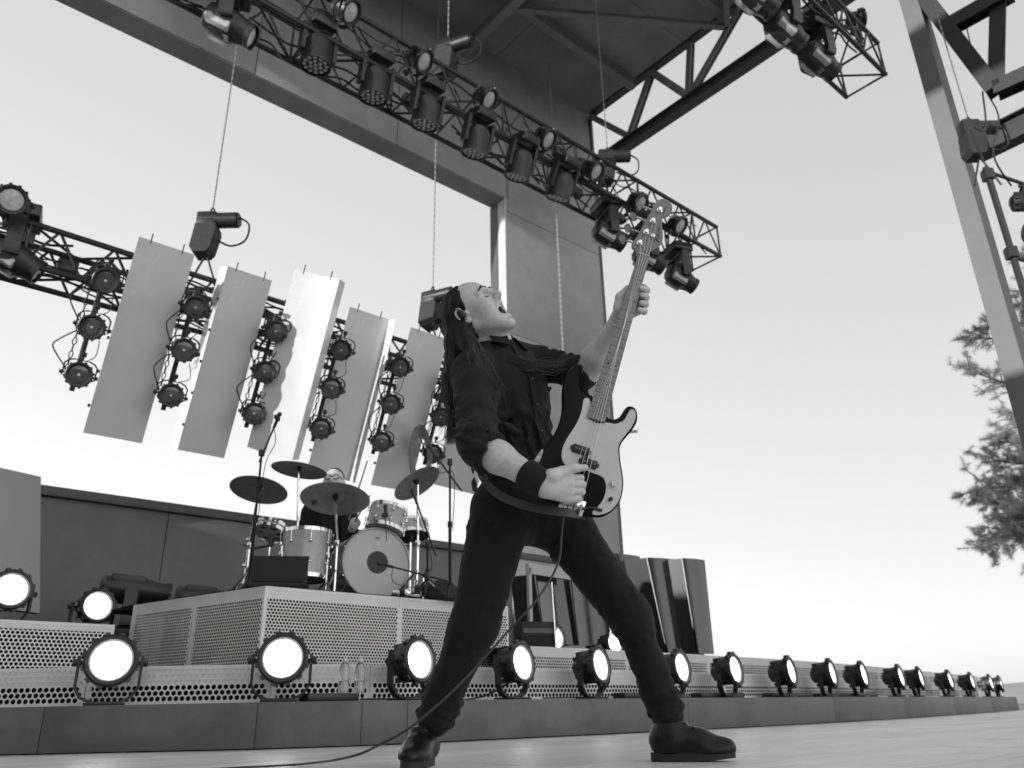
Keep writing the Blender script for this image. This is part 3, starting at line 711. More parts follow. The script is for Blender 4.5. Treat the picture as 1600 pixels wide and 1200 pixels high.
for k in range(9): 
    r_=.16+.012*k; mb.tube([o+D*(.10+.006*k)*math.cos(g)*(1+.1*rg.random())+Z*(-.30+r_*1.5*math.sin(g)) for g in [i*math.pi/9 for i in range(18)]],.009,5,closed=True)
tag(mb.build('coiled_cable',mat('grey_cable',.12,.5),None,60),'coil of cable hanging from the last lamp bar behind the long hair','cable')
# ------------------------------------------------------------------ signed-distance modelling for figures
A_ = lambda v: np.array([v[0],v[1],v[2]], dtype=np.float32)
class SDF:
    def __init__(s): s.ops=[]
    def rc(s,a,b,ra,rb=None,k=0.02,op='u'):
        a=A_(a); b=A_(b); rb=ra if rb is None else rb; ba=b-a; L2=float(ba@ba)+1e-12
        def f(p):
            q=p-a; h=np.clip((q@ba)/L2,0,1); return np.linalg.norm(q-h[:,None]*ba,axis=1)-(ra+(rb-ra)*h)
        s.ops.append((op,k,f,(a+b)/2,math.sqrt(L2)/2+max(ra,rb))); return s
    def ell(s,c,r,R=None,k=0.02,op='u'):
        c=A_(c); r=np.array(r,dtype=np.float32); R=np.eye(3,dtype=np.float32) if R is None else np.array(R,dtype=np.float32)
        def f(p):
            q=(p-c)@R; k0=np.linalg.norm(q/r,axis=1); k1=np.linalg.norm(q/(r*r),axis=1)+1e-9; return k0*(k0-1)/k1
        s.ops.append((op,k,f,c,float(max(r)))); return s
    def box(s,c,hs,R=None,rd=0.005,k=0.01,op='u'):
        c=A_(c); hs=np.array(hs,dtype=np.float32)-rd; R=np.eye(3,dtype=np.float32) if R is None else np.array(R,dtype=np.float32)
        def f(p):
            q=np.abs((p-c)@R)-hs; return np.linalg.norm(np.maximum(q,0),axis=1)+np.minimum(q.max(1),0)-rd
        s.ops.append((op,k,f,c,float(np.linalg.norm(hs)+rd))); return s
    def plane(s,o,n,k=0.004,op='i'):
        o=A_(o); n=A_(n)/np.linalg.norm(A_(n)); s.ops.append((op,k,lambda p:(p-o)@n,o,1e6)); return s
    def disp(s,f): s.ops.append(('d',0,f,None,1e6)); return s
    def __call__(s,p):
        d=np.full(len(p),10.0,dtype=np.float32); c=p.mean(0); rad=float(np.linalg.norm(p-c,axis=1).max())
        for op,k,f,pc,pr in s.ops:
            if op=='u' and pc is not None and np.linalg.norm(c-pc)-rad-pr > 0.12: 
                continue
            if op=='s' and np.linalg.norm(c-pc)-rad-pr > 0.05: continue
            e=f(p)
            if op=='u':
                h=np.maximum(k-np.abs(d-e),0)/k; d=np.minimum(d,e)-h*h*k*0.25
            elif op=='s':
                e=-e; h=np.maximum(k-np.abs(d-e),0)/k; d=np.maximum(d,e)+h*h*k*0.25
            elif op=='i':
                h=np.maximum(k-np.abs(d-e),0)/k; d=np.maximum(d,e)+h*h*k*0.25
            else: d=d+e
        return d
def sdf_mesh(fn, lo, hi, h, name='figure'):
    lo=A_(lo); hi=A_(hi); B=16; nb=np.ceil((hi-lo)/(B*h)).astype(int); N=nb*B+1
    V=np.full(N,1.0,dtype=np.float32)
    off=np.stack(np.meshgrid(*[np.arange(B+1)]*3,indexing='ij'),-1).reshape(-1,3).astype(np.float32)*h
    hd=B*h*0.87
    ijk=np.stack(np.meshgrid(*[np.arange(q) for q in nb],indexing='ij'),-1).reshape(-1,3)
    cd=np.concatenate([fn(q) for q in np.array_split((lo+(ijk+0.5)*(B*h)).astype(np.float32), max(1,len(ijk)//4000+1))])
    for (i,j,k),c in zip(ijk,cd):
        if abs(c)>hd+0.035:
            V[i*B:i*B+B+1,j*B:j*B+B+1,k*B:k*B+B+1]=np.sign(c)
    for (i,j,k),c in zip(ijk,cd):
        if abs(c)<=hd+0.035:
            o=lo+np.array([i,j,k],dtype=np.float32)*np.float32(B*h)
            V[i*B:i*B+B+1,j*B:j*B+B+1,k*B:k*B+B+1]=fn(o+off).reshape(B+1,B+1,B+1)
    S=V<0
    c8=[(a,b,c) for a in (0,1) for b in (0,1) for c in (0,1)]
    cnt=np.zeros(N-1,dtype=np.int8)
    for a,b,c in c8: cnt+=S[a:N[0]-1+a,b:N[1]-1+b,c:N[2]-1+c]
    ac=np.argwhere((cnt>0)&(cnt<8)); M=N-1
    lin=(ac[:,0]*M[1]+ac[:,1])*M[2]+ac[:,2]
    vals={q:V[ac[:,0]+q[0],ac[:,1]+q[1],ac[:,2]+q[2]] for q in c8}
    acc=np.zeros((len(ac),3)); n=np.zeros(len(ac))
    for q in c8:
        for ax in range(3):
            if q[ax]==0:
                r=list(q); r[ax]=1; r=tuple(r); a=vals[q]; b=vals[r]; mk=(a<0)!=(b<0)
                t=np.where(mk,a/(a-b+1e-12),0); pt=np.repeat(np.array([q],dtype=float),len(ac),0); pt[:,ax]=t
                acc[mk]+=pt[mk]; n[mk]+=1
    verts=lo+(ac+acc/n[:,None])*h
    faces=[]
    for ax in range(3):
        sl0=[slice(None)]*3; sl1=[slice(None)]*3; sl0[ax]=slice(0,N[ax]-1); sl1[ax]=slice(1,N[ax])
        a=S[tuple(sl0)]; b=S[tuple(sl1)]; e=np.argwhere(a!=b); o1,o2=[(1,2),(2,0),(0,1)][ax]
        e=e[(e[:,o1]>0)&(e[:,o2]>0)&(e[:,o1]<N[o1]-1)&(e[:,o2]<N[o2]-1)]
        fl=a[tuple(e.T)]; idx=[]
        for d1,d2 in ((-1,-1),(0,-1),(0,0),(-1,0)):
            q=e.copy(); q[:,o1]+=d1; q[:,o2]+=d2; idx.append((q[:,0]*M[1]+q[:,1])*M[2]+q[:,2])
        f=np.searchsorted(lin,np.stack(idx,1)); f[~fl]=f[~fl][:,::-1]; faces.append(f)
    faces=np.concatenate(faces)
    me=bpy.data.meshes.new(name); me.vertices.add(len(verts)); me.vertices.foreach_set('co',verts.astype(np.float32).ravel())
    me.loops.add(len(faces)*4); me.loops.foreach_set('vertex_index',faces.ravel().astype(np.int32))
    me.polygons.add(len(faces)); me.polygons.foreach_set('loop_start',np.arange(len(faces),dtype=np.int32)*4)
    me.update(calc_edges=True); me.validate()
    me.polygons.foreach_set('use_smooth',np.ones(len(faces),dtype=bool)); return me
def sdf_obj(name, fn, lo, hi, h, m_, parent):
    me=sdf_mesh(fn,lo,hi,h,name); me.materials.append(m_); return link(name,me,parent)
def waves(seed, freq, amp, n=7, aniso=(1,1,1)):
    rg=np.random.RandomState(seed); d=rg.normal(size=(n,3))*np.array(aniso); d/=np.linalg.norm(d,axis=1)[:,None]; fr=freq*rg.uniform(.6,1.6,n); ph=rg.uniform(0,6.28,n)
    k=(d*fr[:,None]).astype(np.float32)
    def f(p):
        s=np.zeros(len(p),dtype=np.float32)
        for i in range(n): s+=np.sin(p@k[i]+ph[i]+1.3*np.sin(p@k[(i+1)%n]*0.7))
        return s*(amp/n*2)
    return f
# ------------------------------------------------------------------ the guitarist
SKIN=mat('skin',0.58,0.5,var=0.10,scale=60,bump=0.10,bscale=220,spec=0.35)
CLOTH=mat('black_shirt_cloth',0.016,0.85,var=0.2,scale=30,bump=0.25,bscale=420,spec=0.2)
JEAN=mat('black_trouser_cloth',0.014,0.85,var=0.25,scale=25,bump=0.25,bscale=500,spec=0.2)
for _m in (CLOTH,JEAN):
    _b=_m.node_tree.nodes['Principled BSDF']; _b.inputs['Sheen Weight'].default_value=0.07; _b.inputs['Sheen Roughness'].default_value=0.45
LEATH=mat('black_leather',0.010,0.34,var=0.15,scale=30,bump=0.08,bscale=160,spec=0.28)
RUBB=mat('black_rubber',0.02,0.7,var=0.2)
man=thing('person','long haired person in black leaning back and shouting while playing bass','person')
J=dict(hipR=at(783,803,y=2.70),hipL=at(868,806,y=2.86),knR=at(741,975,y=2.74),knL=at(985,965,y=2.80),anR=at(681,1120,y=2.84),anL=at(1043,1118,y=2.80),
 pel=at(823,788,y=2.79),bel=at(806,712,y=2.79),che=at(795,622,y=2.79),nek=at(772,543,y=2.77),
 shR=at(740,585,y=2.66),shL=at(838,568,y=2.92),elR=at(748,696,y=2.46),elL=at(914,586,y=2.72),wrR=at(851,758,y=2.385),wrL=at(969,497,y=2.52))
fac=Vector((.75,-.66,0)).normalized(); rgt=Vector((fac.y,-fac.x,0))
tup=(J['nek']-J['pel']).normalized(); tf=(fac-tup*fac.dot(tup)).normalized(); tr=tf.cross(tup)
TR=np.array([list(tr),list(tf),list(tup)]).T          # columns: right, front, up
HC=at(742,493,y=2.70); HS=1.07
hf=Vector((.69,-.60,.56)).normalized(); hu=Vector((-.66,.00,.75)); hu=(hu-hf*hu.dot(hf)).normalized(); hl=hu.cross(hf)
HM=frame(hf,hl,hu,HC) @ Matrix.Scale(HS,4); HR=np.array([list(hf),list(hl),list(hu)]).T
def hp(x,y,z): return HM @ Vector((x,y,z))
body=SDF()
b=body
b.ell(J['che'],(.15,.105,.19),TR,k=.05).ell(J['bel'],(.135,.10,.15),TR,k=.06).ell(J['pel'],(.15,.11,.11),TR,k=.06)
b.rc(J['nek'],J['shR'],.055,.055,k=.05).rc(J['nek'],J['shL'],.055,.055,k=.05)
b.rc(J['shR'],J['elR'],.052,.043,k=.03).rc(J['shL'],J['elL'],.05,.042,k=.03)
# forearms: thick near the elbow, narrow at the wrist
fR=J['elR'].lerp(J['wrR'],.30); fL=J['elL'].lerp(J['wrL'],.32)
b.rc(J['elR'],fR,.043,.049,k=.03).rc(fR,J['wrR'],.049,.033,k=.03)
b.rc(J['elL'],fL,.042,.046,k=.03).rc(fL,J['wrL'],.046,.029,k=.03)
b.rc(J['hipR'],J['knR'],.085,.055,k=.05).rc(J['knR'],J['anR'],.052,.035,k=.03).rc(J['hipL'],J['knL'],.085,.052,k=.05).rc(J['knL'],J['anL'],.05,.035,k=.03)
# neck and head
b.rc(hp(-.026,0,-.045),J['nek']-Z*.02,.053,.064,k=.03)
b.rc(hp(.022,0,-.095),J['nek']+Vector((.030,-.03,.0)),.026,.036,k=.04)
hd_=SDF(); V3=lambda x,y,z: Vector((x,y,z))
h=hd_
h.ell(V3(-.016,0,.036),(.099,.077,.088),k=.02).ell(V3(.030,0,.042),(.064,.067,.064),k=.03)
h.ell(V3(.042,0,-.018),(.052,.059,.074),k=.03).ell(V3(.026,0,-.078),(.053,.046,.040),k=.03)
h.rc(V3(.072,-.012,-.114),V3(.072,.012,-.114),.0185,k=.03)
for s in (-1,1):
    h.rc(V3(-.004,s*.052,-.048),V3(.058,s*.024,-.106),.016,.0145,k=.03)
    h.ell(V3(.066,s*.043,-.016),(.024,.021,.021),k=.025)
    h.rc(V3(.080,s*.050,.022),V3(.092,s*.030,.029),.009,.0105,k=.014).rc(V3(.092,s*.030,.029),V3(.096,s*.011,.023),.0105,.010,k=.014)
    h.ell(V3(.054,s*.044,-.060),(.026,.018,.036),k=.03)
    h.ell(V3(.101,s*.033,.006),(.022,.019,.0125),k=.012,op='s')
    h.ell(V3(.0785,s*.033,.004),(.0140,.0175,.0120),k=.005)
    h.rc(V3(.092,s*.020,-.001),V3(.0925,s*.034,-.004),.0018,k=.003,op='s').rc(V3(.0925,s*.034,-.004),V3(.082,s*.050,-.003),.0018,k=.003,op='s')
    for q in range(3): h.rc(V3(.074,s*.056,.000-.006*q),V3(.058,s*.0625,.004-.010*q),.0016,.0008,k=.003,op='s')
    h.rc(V3(.104,s*.010,-.025),V3(.098,s*.0165,-.027),.0082,k=.007)
    h.rc(V3(.100,s*.021,-.024),V3(.092,s*.034,-.050),.0034,k=.009,op='s').rc(V3(.092,s*.034,-.050),V3(.082,s*.042,-.082),.0034,.0018,k=.010,op='s')
h.rc(V3(.088,0,.024),V3(.118,0,-.016),.0082,.0115,k=.012)
h.rc(V3(.104,0,.034),V3(.103,0,.022),.0018,k=.003,op='s')
for s in (-1,1): h.ell(V3(.1085,s*.0078,-.034),(.0055,.0042,.0065),k=.003,op='s')
h.ell(V3(.090,0,-.070),(.042,.0300,.0285),k=.006,op='s')
lip=[]
for i in range(15):
    a=2*math.pi*i/14; lip.append(V3(.0995-.024*math.cos(a)**2-(.009 if math.sin(a)<0 else 0)*abs(math.sin(a)), .0310*math.cos(a), -.069+.029*math.sin(a)))
for p,q in zip(lip[:-1],lip[1:]): h.rc(p,q,.0058,k=.008)
h.rc(V3(.082,-.014,-.108),V3(.082,.014,-.108),.003,k=.012,op='s')
for s in (-1,1):
    h.ell(V3(-.008,s*.0765,.000),(.016,.0065,.028),k=.008)
    er=[V3(-.009+.0150*math.cos(a),s*(.0815+.004*max(0,-math.cos(a))),.003+.0300*math.sin(a)) for a in [math.radians(40+i*22) for i in range(13)]]
    for p,q in zip(er[:-1],er[1:]): h.rc(p,q,.0046,k=.005)
    h.ell(V3(.000,s*.0795,-.027),(.010,.0060,.011),k=.006); h.rc(V3(.008,s*.074,.006),V3(.010,s*.076,-.006),.006,k=.006)
    h.ell(V3(-.005,s*.087,.001),(.0115,.0095,.019),k=.005,op='s')
HCn=A_(HC); HRn=HR.astype(np.float32)
body.ops.append(('u',.03,lambda p: hd_(((p-HCn)@HRn)/HS)*HS, HCn, .17))
# ------------- hands
BB=at(890,785,y=2.50); BN=at(1005.5,400,y=2.40)          # bridge and nut of the bass
bv=(BN-BB).normalized(); bn=(-F0); bn=(bn-bv*bn.dot(bv)).normalized(); bw2=bv.cross(bn)*1.0
if bw2.x<0: bw2=-bw2
def bp(u,v,d=0.0):            # a traced point on the plane of the bass front, pushed d metres towards the viewer
    r=ray(u,v); k=(BB-CC).dot(bn)/r.dot(bn); return CC+r*k+bn*d
def chain(pts,rs,k=.006):
    for (p,q,ra,rb) in zip(pts[:-1],pts[1:],rs[:-1],rs[1:]): body.rc(p,q,ra,rb,k=k)
# right hand: a loose fist over the strings, back of the hand to the viewer
W=J['wrR']
KN=[bp(881,752,.085),bp(883,762,.088),bp(883,773,.085),bp(880,783,.078)]
for i,kp in enumerate(KN): body.rc(W+Vector((0.0,0,(.012,.004,-.006,-.014)[i])),kp,.0245,.0150,k=.016)
TIPS=[(902,751),(905,761),(904,772),(899,783)]
for i,kp in enumerate(KN):
    m=bp(*TIPS[i],.068); e=bp(TIPS[i][0]-4,TIPS[i][1]+2,.032); f=bp(TIPS[i][0]-18,TIPS[i][1]+3,.024)
    chain([kp,m,e,f],[.0136,.0112,.0100,.0088],.0035)
chain([W+Vector((.02,-.02,.022)),bp(872,744,.096),bp(890,738,.094),bp(908,736,.078)],[.024,.018,.0135,.0105],.008)
# left hand round the neck, fingertips on the strings
WL=J['wrL']
body.rc(WL,bp(979,472,-.052),.031,.030,k=.02).rc(bp(979,472,-.052),bp(985,455,-.055),.030,.026,k=.02).rc(WL+Vector((.02,0,.02)),bp(994,478,-.052),.028,.022,k=.02)
FT_=[((994,447),(1009,445),(1011,453),(1000,452)),((996,458),(1010,456),(1010,464),(1002,463)),((996,470),(1010,468),(1009,475),(1001,475)),((994,481),(1007,480),(1007,486),(998,486))]
for i,(a0,a1,a2,a3) in enumerate(FT_):
    chain([bp(*a0,-.055),bp(*a1,-.030),bp(*a2,-.004),bp(*a3,.012)],[.0150,.0128,.0115,.0095],.005)
chain([bp(972,476,-.040),bp(972,460,-.030),bp(983,447,-.022)],[.021,.0155,.0115],.012)
lo=Vector((-.60,2.05,-0.02)); hi=Vector((.85,3.20,1.80))
def merged(name,fn,lo,hi,h,fine,hf_,m_,parent):
    """one mesh: coarse where clothes cover it, fine voxels inside the listed boxes"""
    def coarse(p):
        d=fn(p)
        for a,b_ in fine:
            q=np.abs(p-(A_(a)+A_(b_))/2)-((A_(b_)-A_(a))/2-.008); d=np.maximum(d,-(np.linalg.norm(np.maximum(q,0),axis=1)+np.minimum(q.max(1),0)))
        return d
    ms=[sdf_mesh(coarse,lo,hi,h)]+[sdf_mesh(fn,a,b_,hf_) for a,b_ in fine]
    co=[];fa=[];n=0
    for m0 in ms:
        c=np.empty(len(m0.vertices)*3,dtype=np.float32); m0.vertices.foreach_get('co',c); f=np.empty(len(m0.loops),dtype=np.int32); m0.loops.foreach_get('vertex_index',f)
        co.append(c); fa.append(f+n); n+=len(m0.vertices); bpy.data.meshes.remove(m0)
    co=np.concatenate(co); fa=np.concatenate(fa); nf=len(fa)//4
    me=bpy.data.meshes.new(name); me.vertices.add(n); me.vertices.foreach_set('co',co); me.loops.add(len(fa)); me.loops.foreach_set('vertex_index',fa)
    me.polygons.add(nf); me.polygons.foreach_set('loop_start',np.arange(nf,dtype=np.int32)*4); me.update(calc_edges=True); me.validate()
    me.polygons.foreach_set('use_smooth',np.ones(nf,dtype=bool)); me.materials.append(m_); return link(name,me,parent)
hR_=bp(880,762,.05); hL_=bp(992,468,-.02)
merged('body',body,lo,hi,.0052,[(HC-Vector((.17,.17,.155)),HC+Vector((.19,.17,.17))),(hR_-Vector((.10,.11,.09)),hR_+Vector((.10,.11,.09))),(hL_-Vector((.10,.11,.10)),hL_+Vector((.10,.11,.10)))],.0021,SKIN,man)
# mouth lining, teeth, brows, ear piece
MB().ball((.062,0,-.070),(.030,.0285,.0270),14,HM).build('mouth_lining',mat('mouth_dark',0.012,0.6),man,60)
MB(HM).tube([(.063+.030*math.cos(a),.0225*math.sin(a),-.0500) for a in [math.radians(-75+i*15) for i in range(11)]],.0046,6).build('teeth',mat('teeth',0.6,0.3),man,60)
HAIR=mat('dark_brown_hair',0.012,0.55,var=0.6,scale=60,spec=0.22,stretch=(1,1,.08))
for s in (-1,1):
    MB(HM).tube([(.088,s*.056,.026),(.1005,s*.038,.037),(.106,s*.014,.033)],[.002,.0046,.0036],6).build('eyebrow',HAIR,man,60)
MB(HM).ball((-.003,-.0895,.002),(.0105,.008,.0155),12).tube([(-.004,-.094,.006),(.004,-.096,.020),(-.008,-.092,.034),(-.024,-.084,.030),(-.03,-.08,.0)],.002,5).build('ear_monitor',mat('ear_monitor',0.02,.3),man,60)
for s in (-1,1):  # dark lash tubes that paint the shade in the closed eye crease
    MB(HM).tube([(.0775,s*.052,.000),(.0885,s*.043,-.0035),(.0915,s*.034,-.0045),(.092,s*.022,-.001)],[.001,.0018,.0018,.001],5).build('lash_crease_line',HAIR,man,60)
# ------------- shirt with rolled sleeves
sh=SDF()
sh.ell(J['che'],(.185,.135,.205),TR,k=.05).ell(J['bel'],(.168,.130,.165),TR,k=.07).ell(J['pel']+tup*.035,(.172,.135,.10),TR,k=.06)
sh.rc(J['nek']-tup*.03,J['shR'],.070,.078,k=.05).rc(J['nek']-tup*.03,J['shL'],.070,.070,k=.05)
eR=J['shR'].lerp(J['elR'],.97); eL=J['shL'].lerp(J['elL'],.90)
sh.rc(J['shR'],eR,.080,.068,k=.03).rc(J['shL'],eL,.066,.056,k=.03)
dR=(J['wrR']-J['elR']).normalized(); dL=(J['wrL']-J['elL']).normalized()
sh.rc(eR-dR*.01,J['elR']+dR*.045,.070,.066,k=.02)
sh.rc(J['elR']+dR*.012,J['elR']+dR*.060,.074,.073,k=.006)
sh.rc(eL,J['elL']-Vector((.012,0,.0)),.060,.060,k=.02)
sh.rc(J['elR']+dR*.118,J['elR']+dR*.34,.066,.062,k=.006,op='s')
sh.ops.append(('s',.004,lambda p,o=A_(J['elR']+dR*.058),n=A_(dR),c=A_(J['elR']),: np.maximum(-((p-o)@n), np.linalg.norm((p-c)-((p-c)@n)[:,None]*n,axis=1)-.082), A_(J['elR']+dR*.1), .15))
sh.rc(J['elL']+dL*.030,J['elL']+dL*.30,.050,.048,k=.004,op='s')
def on_shirt(p,d,steps=60):
    p=Vector(p); d=Vector(d).normalized()
    for _ in range(steps):
        v=float(sh(np.array([list(p)]*2,dtype=np.float32))[0])
        if abs(v)<.0006: break
        p=p+d*max(-.03,min(.04,v))
    return p
# folds radiating at elbow and waist
rs_=np.random.RandomState(5)
for i in range(26):
    c=J['bel']+tup*rs_.uniform(-.12,.20); a=rs_.uniform(-.4,2.6); rad=(tr*math.cos(a)*.172+tf*math.sin(a)*.135)
    p=c+rad; tdir=(tup*rs_.uniform(.3,.9)+tr*rs_.uniform(-.8,.8)); q=p+tdir.normalized()*rs_.uniform(.05,.12)
    sh.rc(p,q,.009,.003,k=.020)
for i in range(7):
    k_=i/6; c=J['shR'].lerp(J['elR'],.45+.5*k_); sd=Vector((-.06+.02*math.sin(i*2.1),-.04,.0)); sh.rc(c+sd,c+Vector((.055,-.05,-.03)),.012,.006,k=.022)
for i in range(5):
    k_=i/4; c=J['shL'].lerp(J['elL'],.2+.7*k_); sh.rc(c+Vector((0,-.03,.05)),c+Vector((.01,-.045,-.05)),.012,.008,k=.022)
for (u0,v0,u1,v1,yy,sg) in ((778,640,850,600,2.66,1),(776,665,846,640,2.65,1),(780,690,850,690,2.65,1),(790,715,846,725,2.65,1),(772,620,800,700,2.64,-1),(828,600,845,700,2.68,-1),(800,590,790,680,2.64,-1),(815,640,838,720,2.65,-1),(705,650,760,668,2.50,1),(712,672,772,690,2.46,1),(722,690,780,678,2.44,1),(712,610,740,660,2.50,-1),(745,610,765,690,2.47,-1)):
    a0=on_shirt(at(u0,v0,y=yy-.12),Vector((0,1,0))); b0=on_shirt(at(u1,v1,y=yy-.12),Vector((0,1,0))); m0=on_shirt(at((u0+u1)/2,(v0+v1)/2+6,y=yy-.12),Vector((0,1,0)))
    if sg>0: sh.rc(a0,m0,.010,.009,k=.016).rc(m0,b0,.009,.004,k=.016)
    else: sh.rc(a0,m0,.004,.006,k=.012,op='s').rc(m0,b0,.006,.003,k=.012,op='s')
sh.disp(waves(3,34,.0045)).disp(waves(4,95,.0012))
sh.plane(J['pel']-tup*.035,-tup,k=.006)
sh.plane(J['nek']+tup*.024,tup,k=.01)
sdf_obj('shirt',sh,lo,hi,0.0052,CLOTH,man)
# button placket and collar
def ribbon(pts, wd, nrm, th=.0022):
    mb=MB(); pts=[Vector(p) for p in pts]; vs=[]; N=len(pts)
    for i,p in enumerate(pts):
        d=(pts[min(i+1,N-1)]-pts[max(i-1,0)]).normalized(); nn=Vector(nrm[i] if isinstance(nrm,list) else nrm); x=d.cross(nn).normalized(); n_=x.cross(d)
        w_=wd[i] if isinstance(wd,list) else wd
        vs+=[p+x*w_/2+n_*th,p-x*w_/2+n_*th,p-x*w_/2-n_*th,p+x*w_/2-n_*th]
    fs=[(i*4+k,i*4+(k+1)%4,i*4+4+(k+1)%4,i*4+4+k) for i in range(N-1) for k in range(4)]+[(3,2,1,0),tuple((N-1)*4+k for k in range(4))]
    return mb.add(vs,fs)
pl=[on_shirt(J['nek']+tf*.4-tup*(.04+.05*i)+tr*.0,-tf) for i in range(8)]
ribbon([p+tf*.002 for p in pl],.03,tf).build('button_placket',CLOTH,man,40)
for i in range(1,8,2): MB().ball(pl[i]+tf*.006,(.0045,.0045,.0045),8).build('button',mat('button',0.10,.3),man,60)
nc=J['nek']-tup*.022
ring=[nc+tr*math.cos(a)*.079+tf*(.008+math.sin(a)*.074) for a in [math.radians(68+i*18.8) for i in range(18)]]
ribbon([p+tup*(.020+.010*math.sin(math.pi*i/17)) for i,p in enumerate(ring)],[.040+.016*math.sin(math.pi*i/17) for i in range(18)],[(p-nc).normalized()+tup*.25 for p in ring],.0035).build('collar_band',CLOTH,man,50)
for s in (-1,1):
    e0=ring[0] if s<0 else ring[-1]
    a=nc+tr*(-s)*.022+tf*.084+tup*.030
    c=[a, a+tr*(-s)*.060-tf*.040+tup*.016, a+tr*(-s)*.070+tf*.000-tup*.040, a+tr*(-s)*.020+tf*.030-tup*.060]
    mb=MB(); mb.add([p+tf*.006 for p in c]+[p-tf*.001 for p in c],[(0,1,2,3),(7,6,5,4),(0,4,5,1),(1,5,6,2),(2,6,7,3),(3,7,4,0)]).build('collar_flap',CLOTH,man,0)
# wrist band
wd_=(J['wrR']-J['elR']).normalized(); q0=J['elR'].lerp(J['wrR'],.70); q1=J['wrR']+wd_*.006
wm=aim(q0,q1-q0); WL_=(q1-q0).length
MB().lathe([(.042,.0),(.0490,.004),(.0500,.03),(.0470,WL_*.55),(.0460,WL_-.004),(.038,WL_)],26,wm).build('wrist_band',mat('black_towelling',0.012,.95,bump=.5,bscale=500),man,60)
q=J['elL'].lerp(J['wrL'],.93); mb=MB()
dd=(J['wrL']-J['elL']).normalized(); x=dd.cross(Z).normalized(); y=dd.cross(x)
mb.tube([q+(x*math.cos(a)+y*math.sin(a))*.0325 for a in [i*math.pi/10 for i in range(20)]],.0022,5,closed=True).build('bracelet',CHROME,man,60)
# ------------- trousers
tr_=SDF()
tr_.ell(J['pel']-tup*.01,(.172,.132,.115),TR,k=.05).ell(J['pel']+tup*.07,(.164,.126,.09),TR,k=.05)
tr_.rc(J['hipR'],J['knR'],.106,.080,k=.05).rc(J['knR'],J['anR']+(J['anR']-J['knR'])*.02,.075,.057,k=.04)
tr_.rc(J['hipL'],J['knL'],.104,.072,k=.05).rc(J['knL'],J['anL']+(J['anL']-J['knL'])*.02,.066,.053,k=.04)
tr_.rc(J['hipR']+Vector((.02,.05,.01)),J['hipL'],.10,.10,k=.06)
def rings(a,b,ts,r,amp,seed):
    rg=np.random.RandomState(seed); d=(b-a).normalized(); x=d.cross(Vector((0,1,0))).normalized(); y=d.cross(x)
    for t in ts:
        c=a+(b-a)*t; ph=rg.uniform(0,6.28); tilt=rg.uniform(-.02,.02)
        pts=[c+(x*math.cos(g)+y*math.sin(g))*r+d*tilt*math.sin(g+ph) for g in [ph+i*math.pi/6 for i in range(rg.randint(6,12))]]
        for p,q in zip(pts[:-1],pts[1:]): tr_.rc(p,q,amp,amp*.7,k=.009)
rings(J['knR'],J['anR'],(.58,.70,.79,.88,.96,1.02),.056,.0115,1); rings(J['knL'],J['anL'],(.60,.70,.78,.86,.94,1.0),.051,.0125,2)
rings(J['hipL'],J['knL'],(.76,.84,.92,1.0),.074,.008,3); rings(J['knL'],J['anL'],(.08,.2),.064,.008,13); rings(J['hipR'],J['knR'],(.80,.9,.98),.080,.007,4); rings(J['knR'],J['anR'],(.1,.24),.072,.007,14); rings(J['hipR'],J['knR'],(.1,.22),.10,.008,8); rings(J['hipL'],J['knL'],(.12,.25),.10,.008,9)
tr_.disp(waves(8,30,.004)).disp(waves(9,80,.0013))
sdf_obj('trousers',tr_,lo,hi,0.0052,JEAN,man)
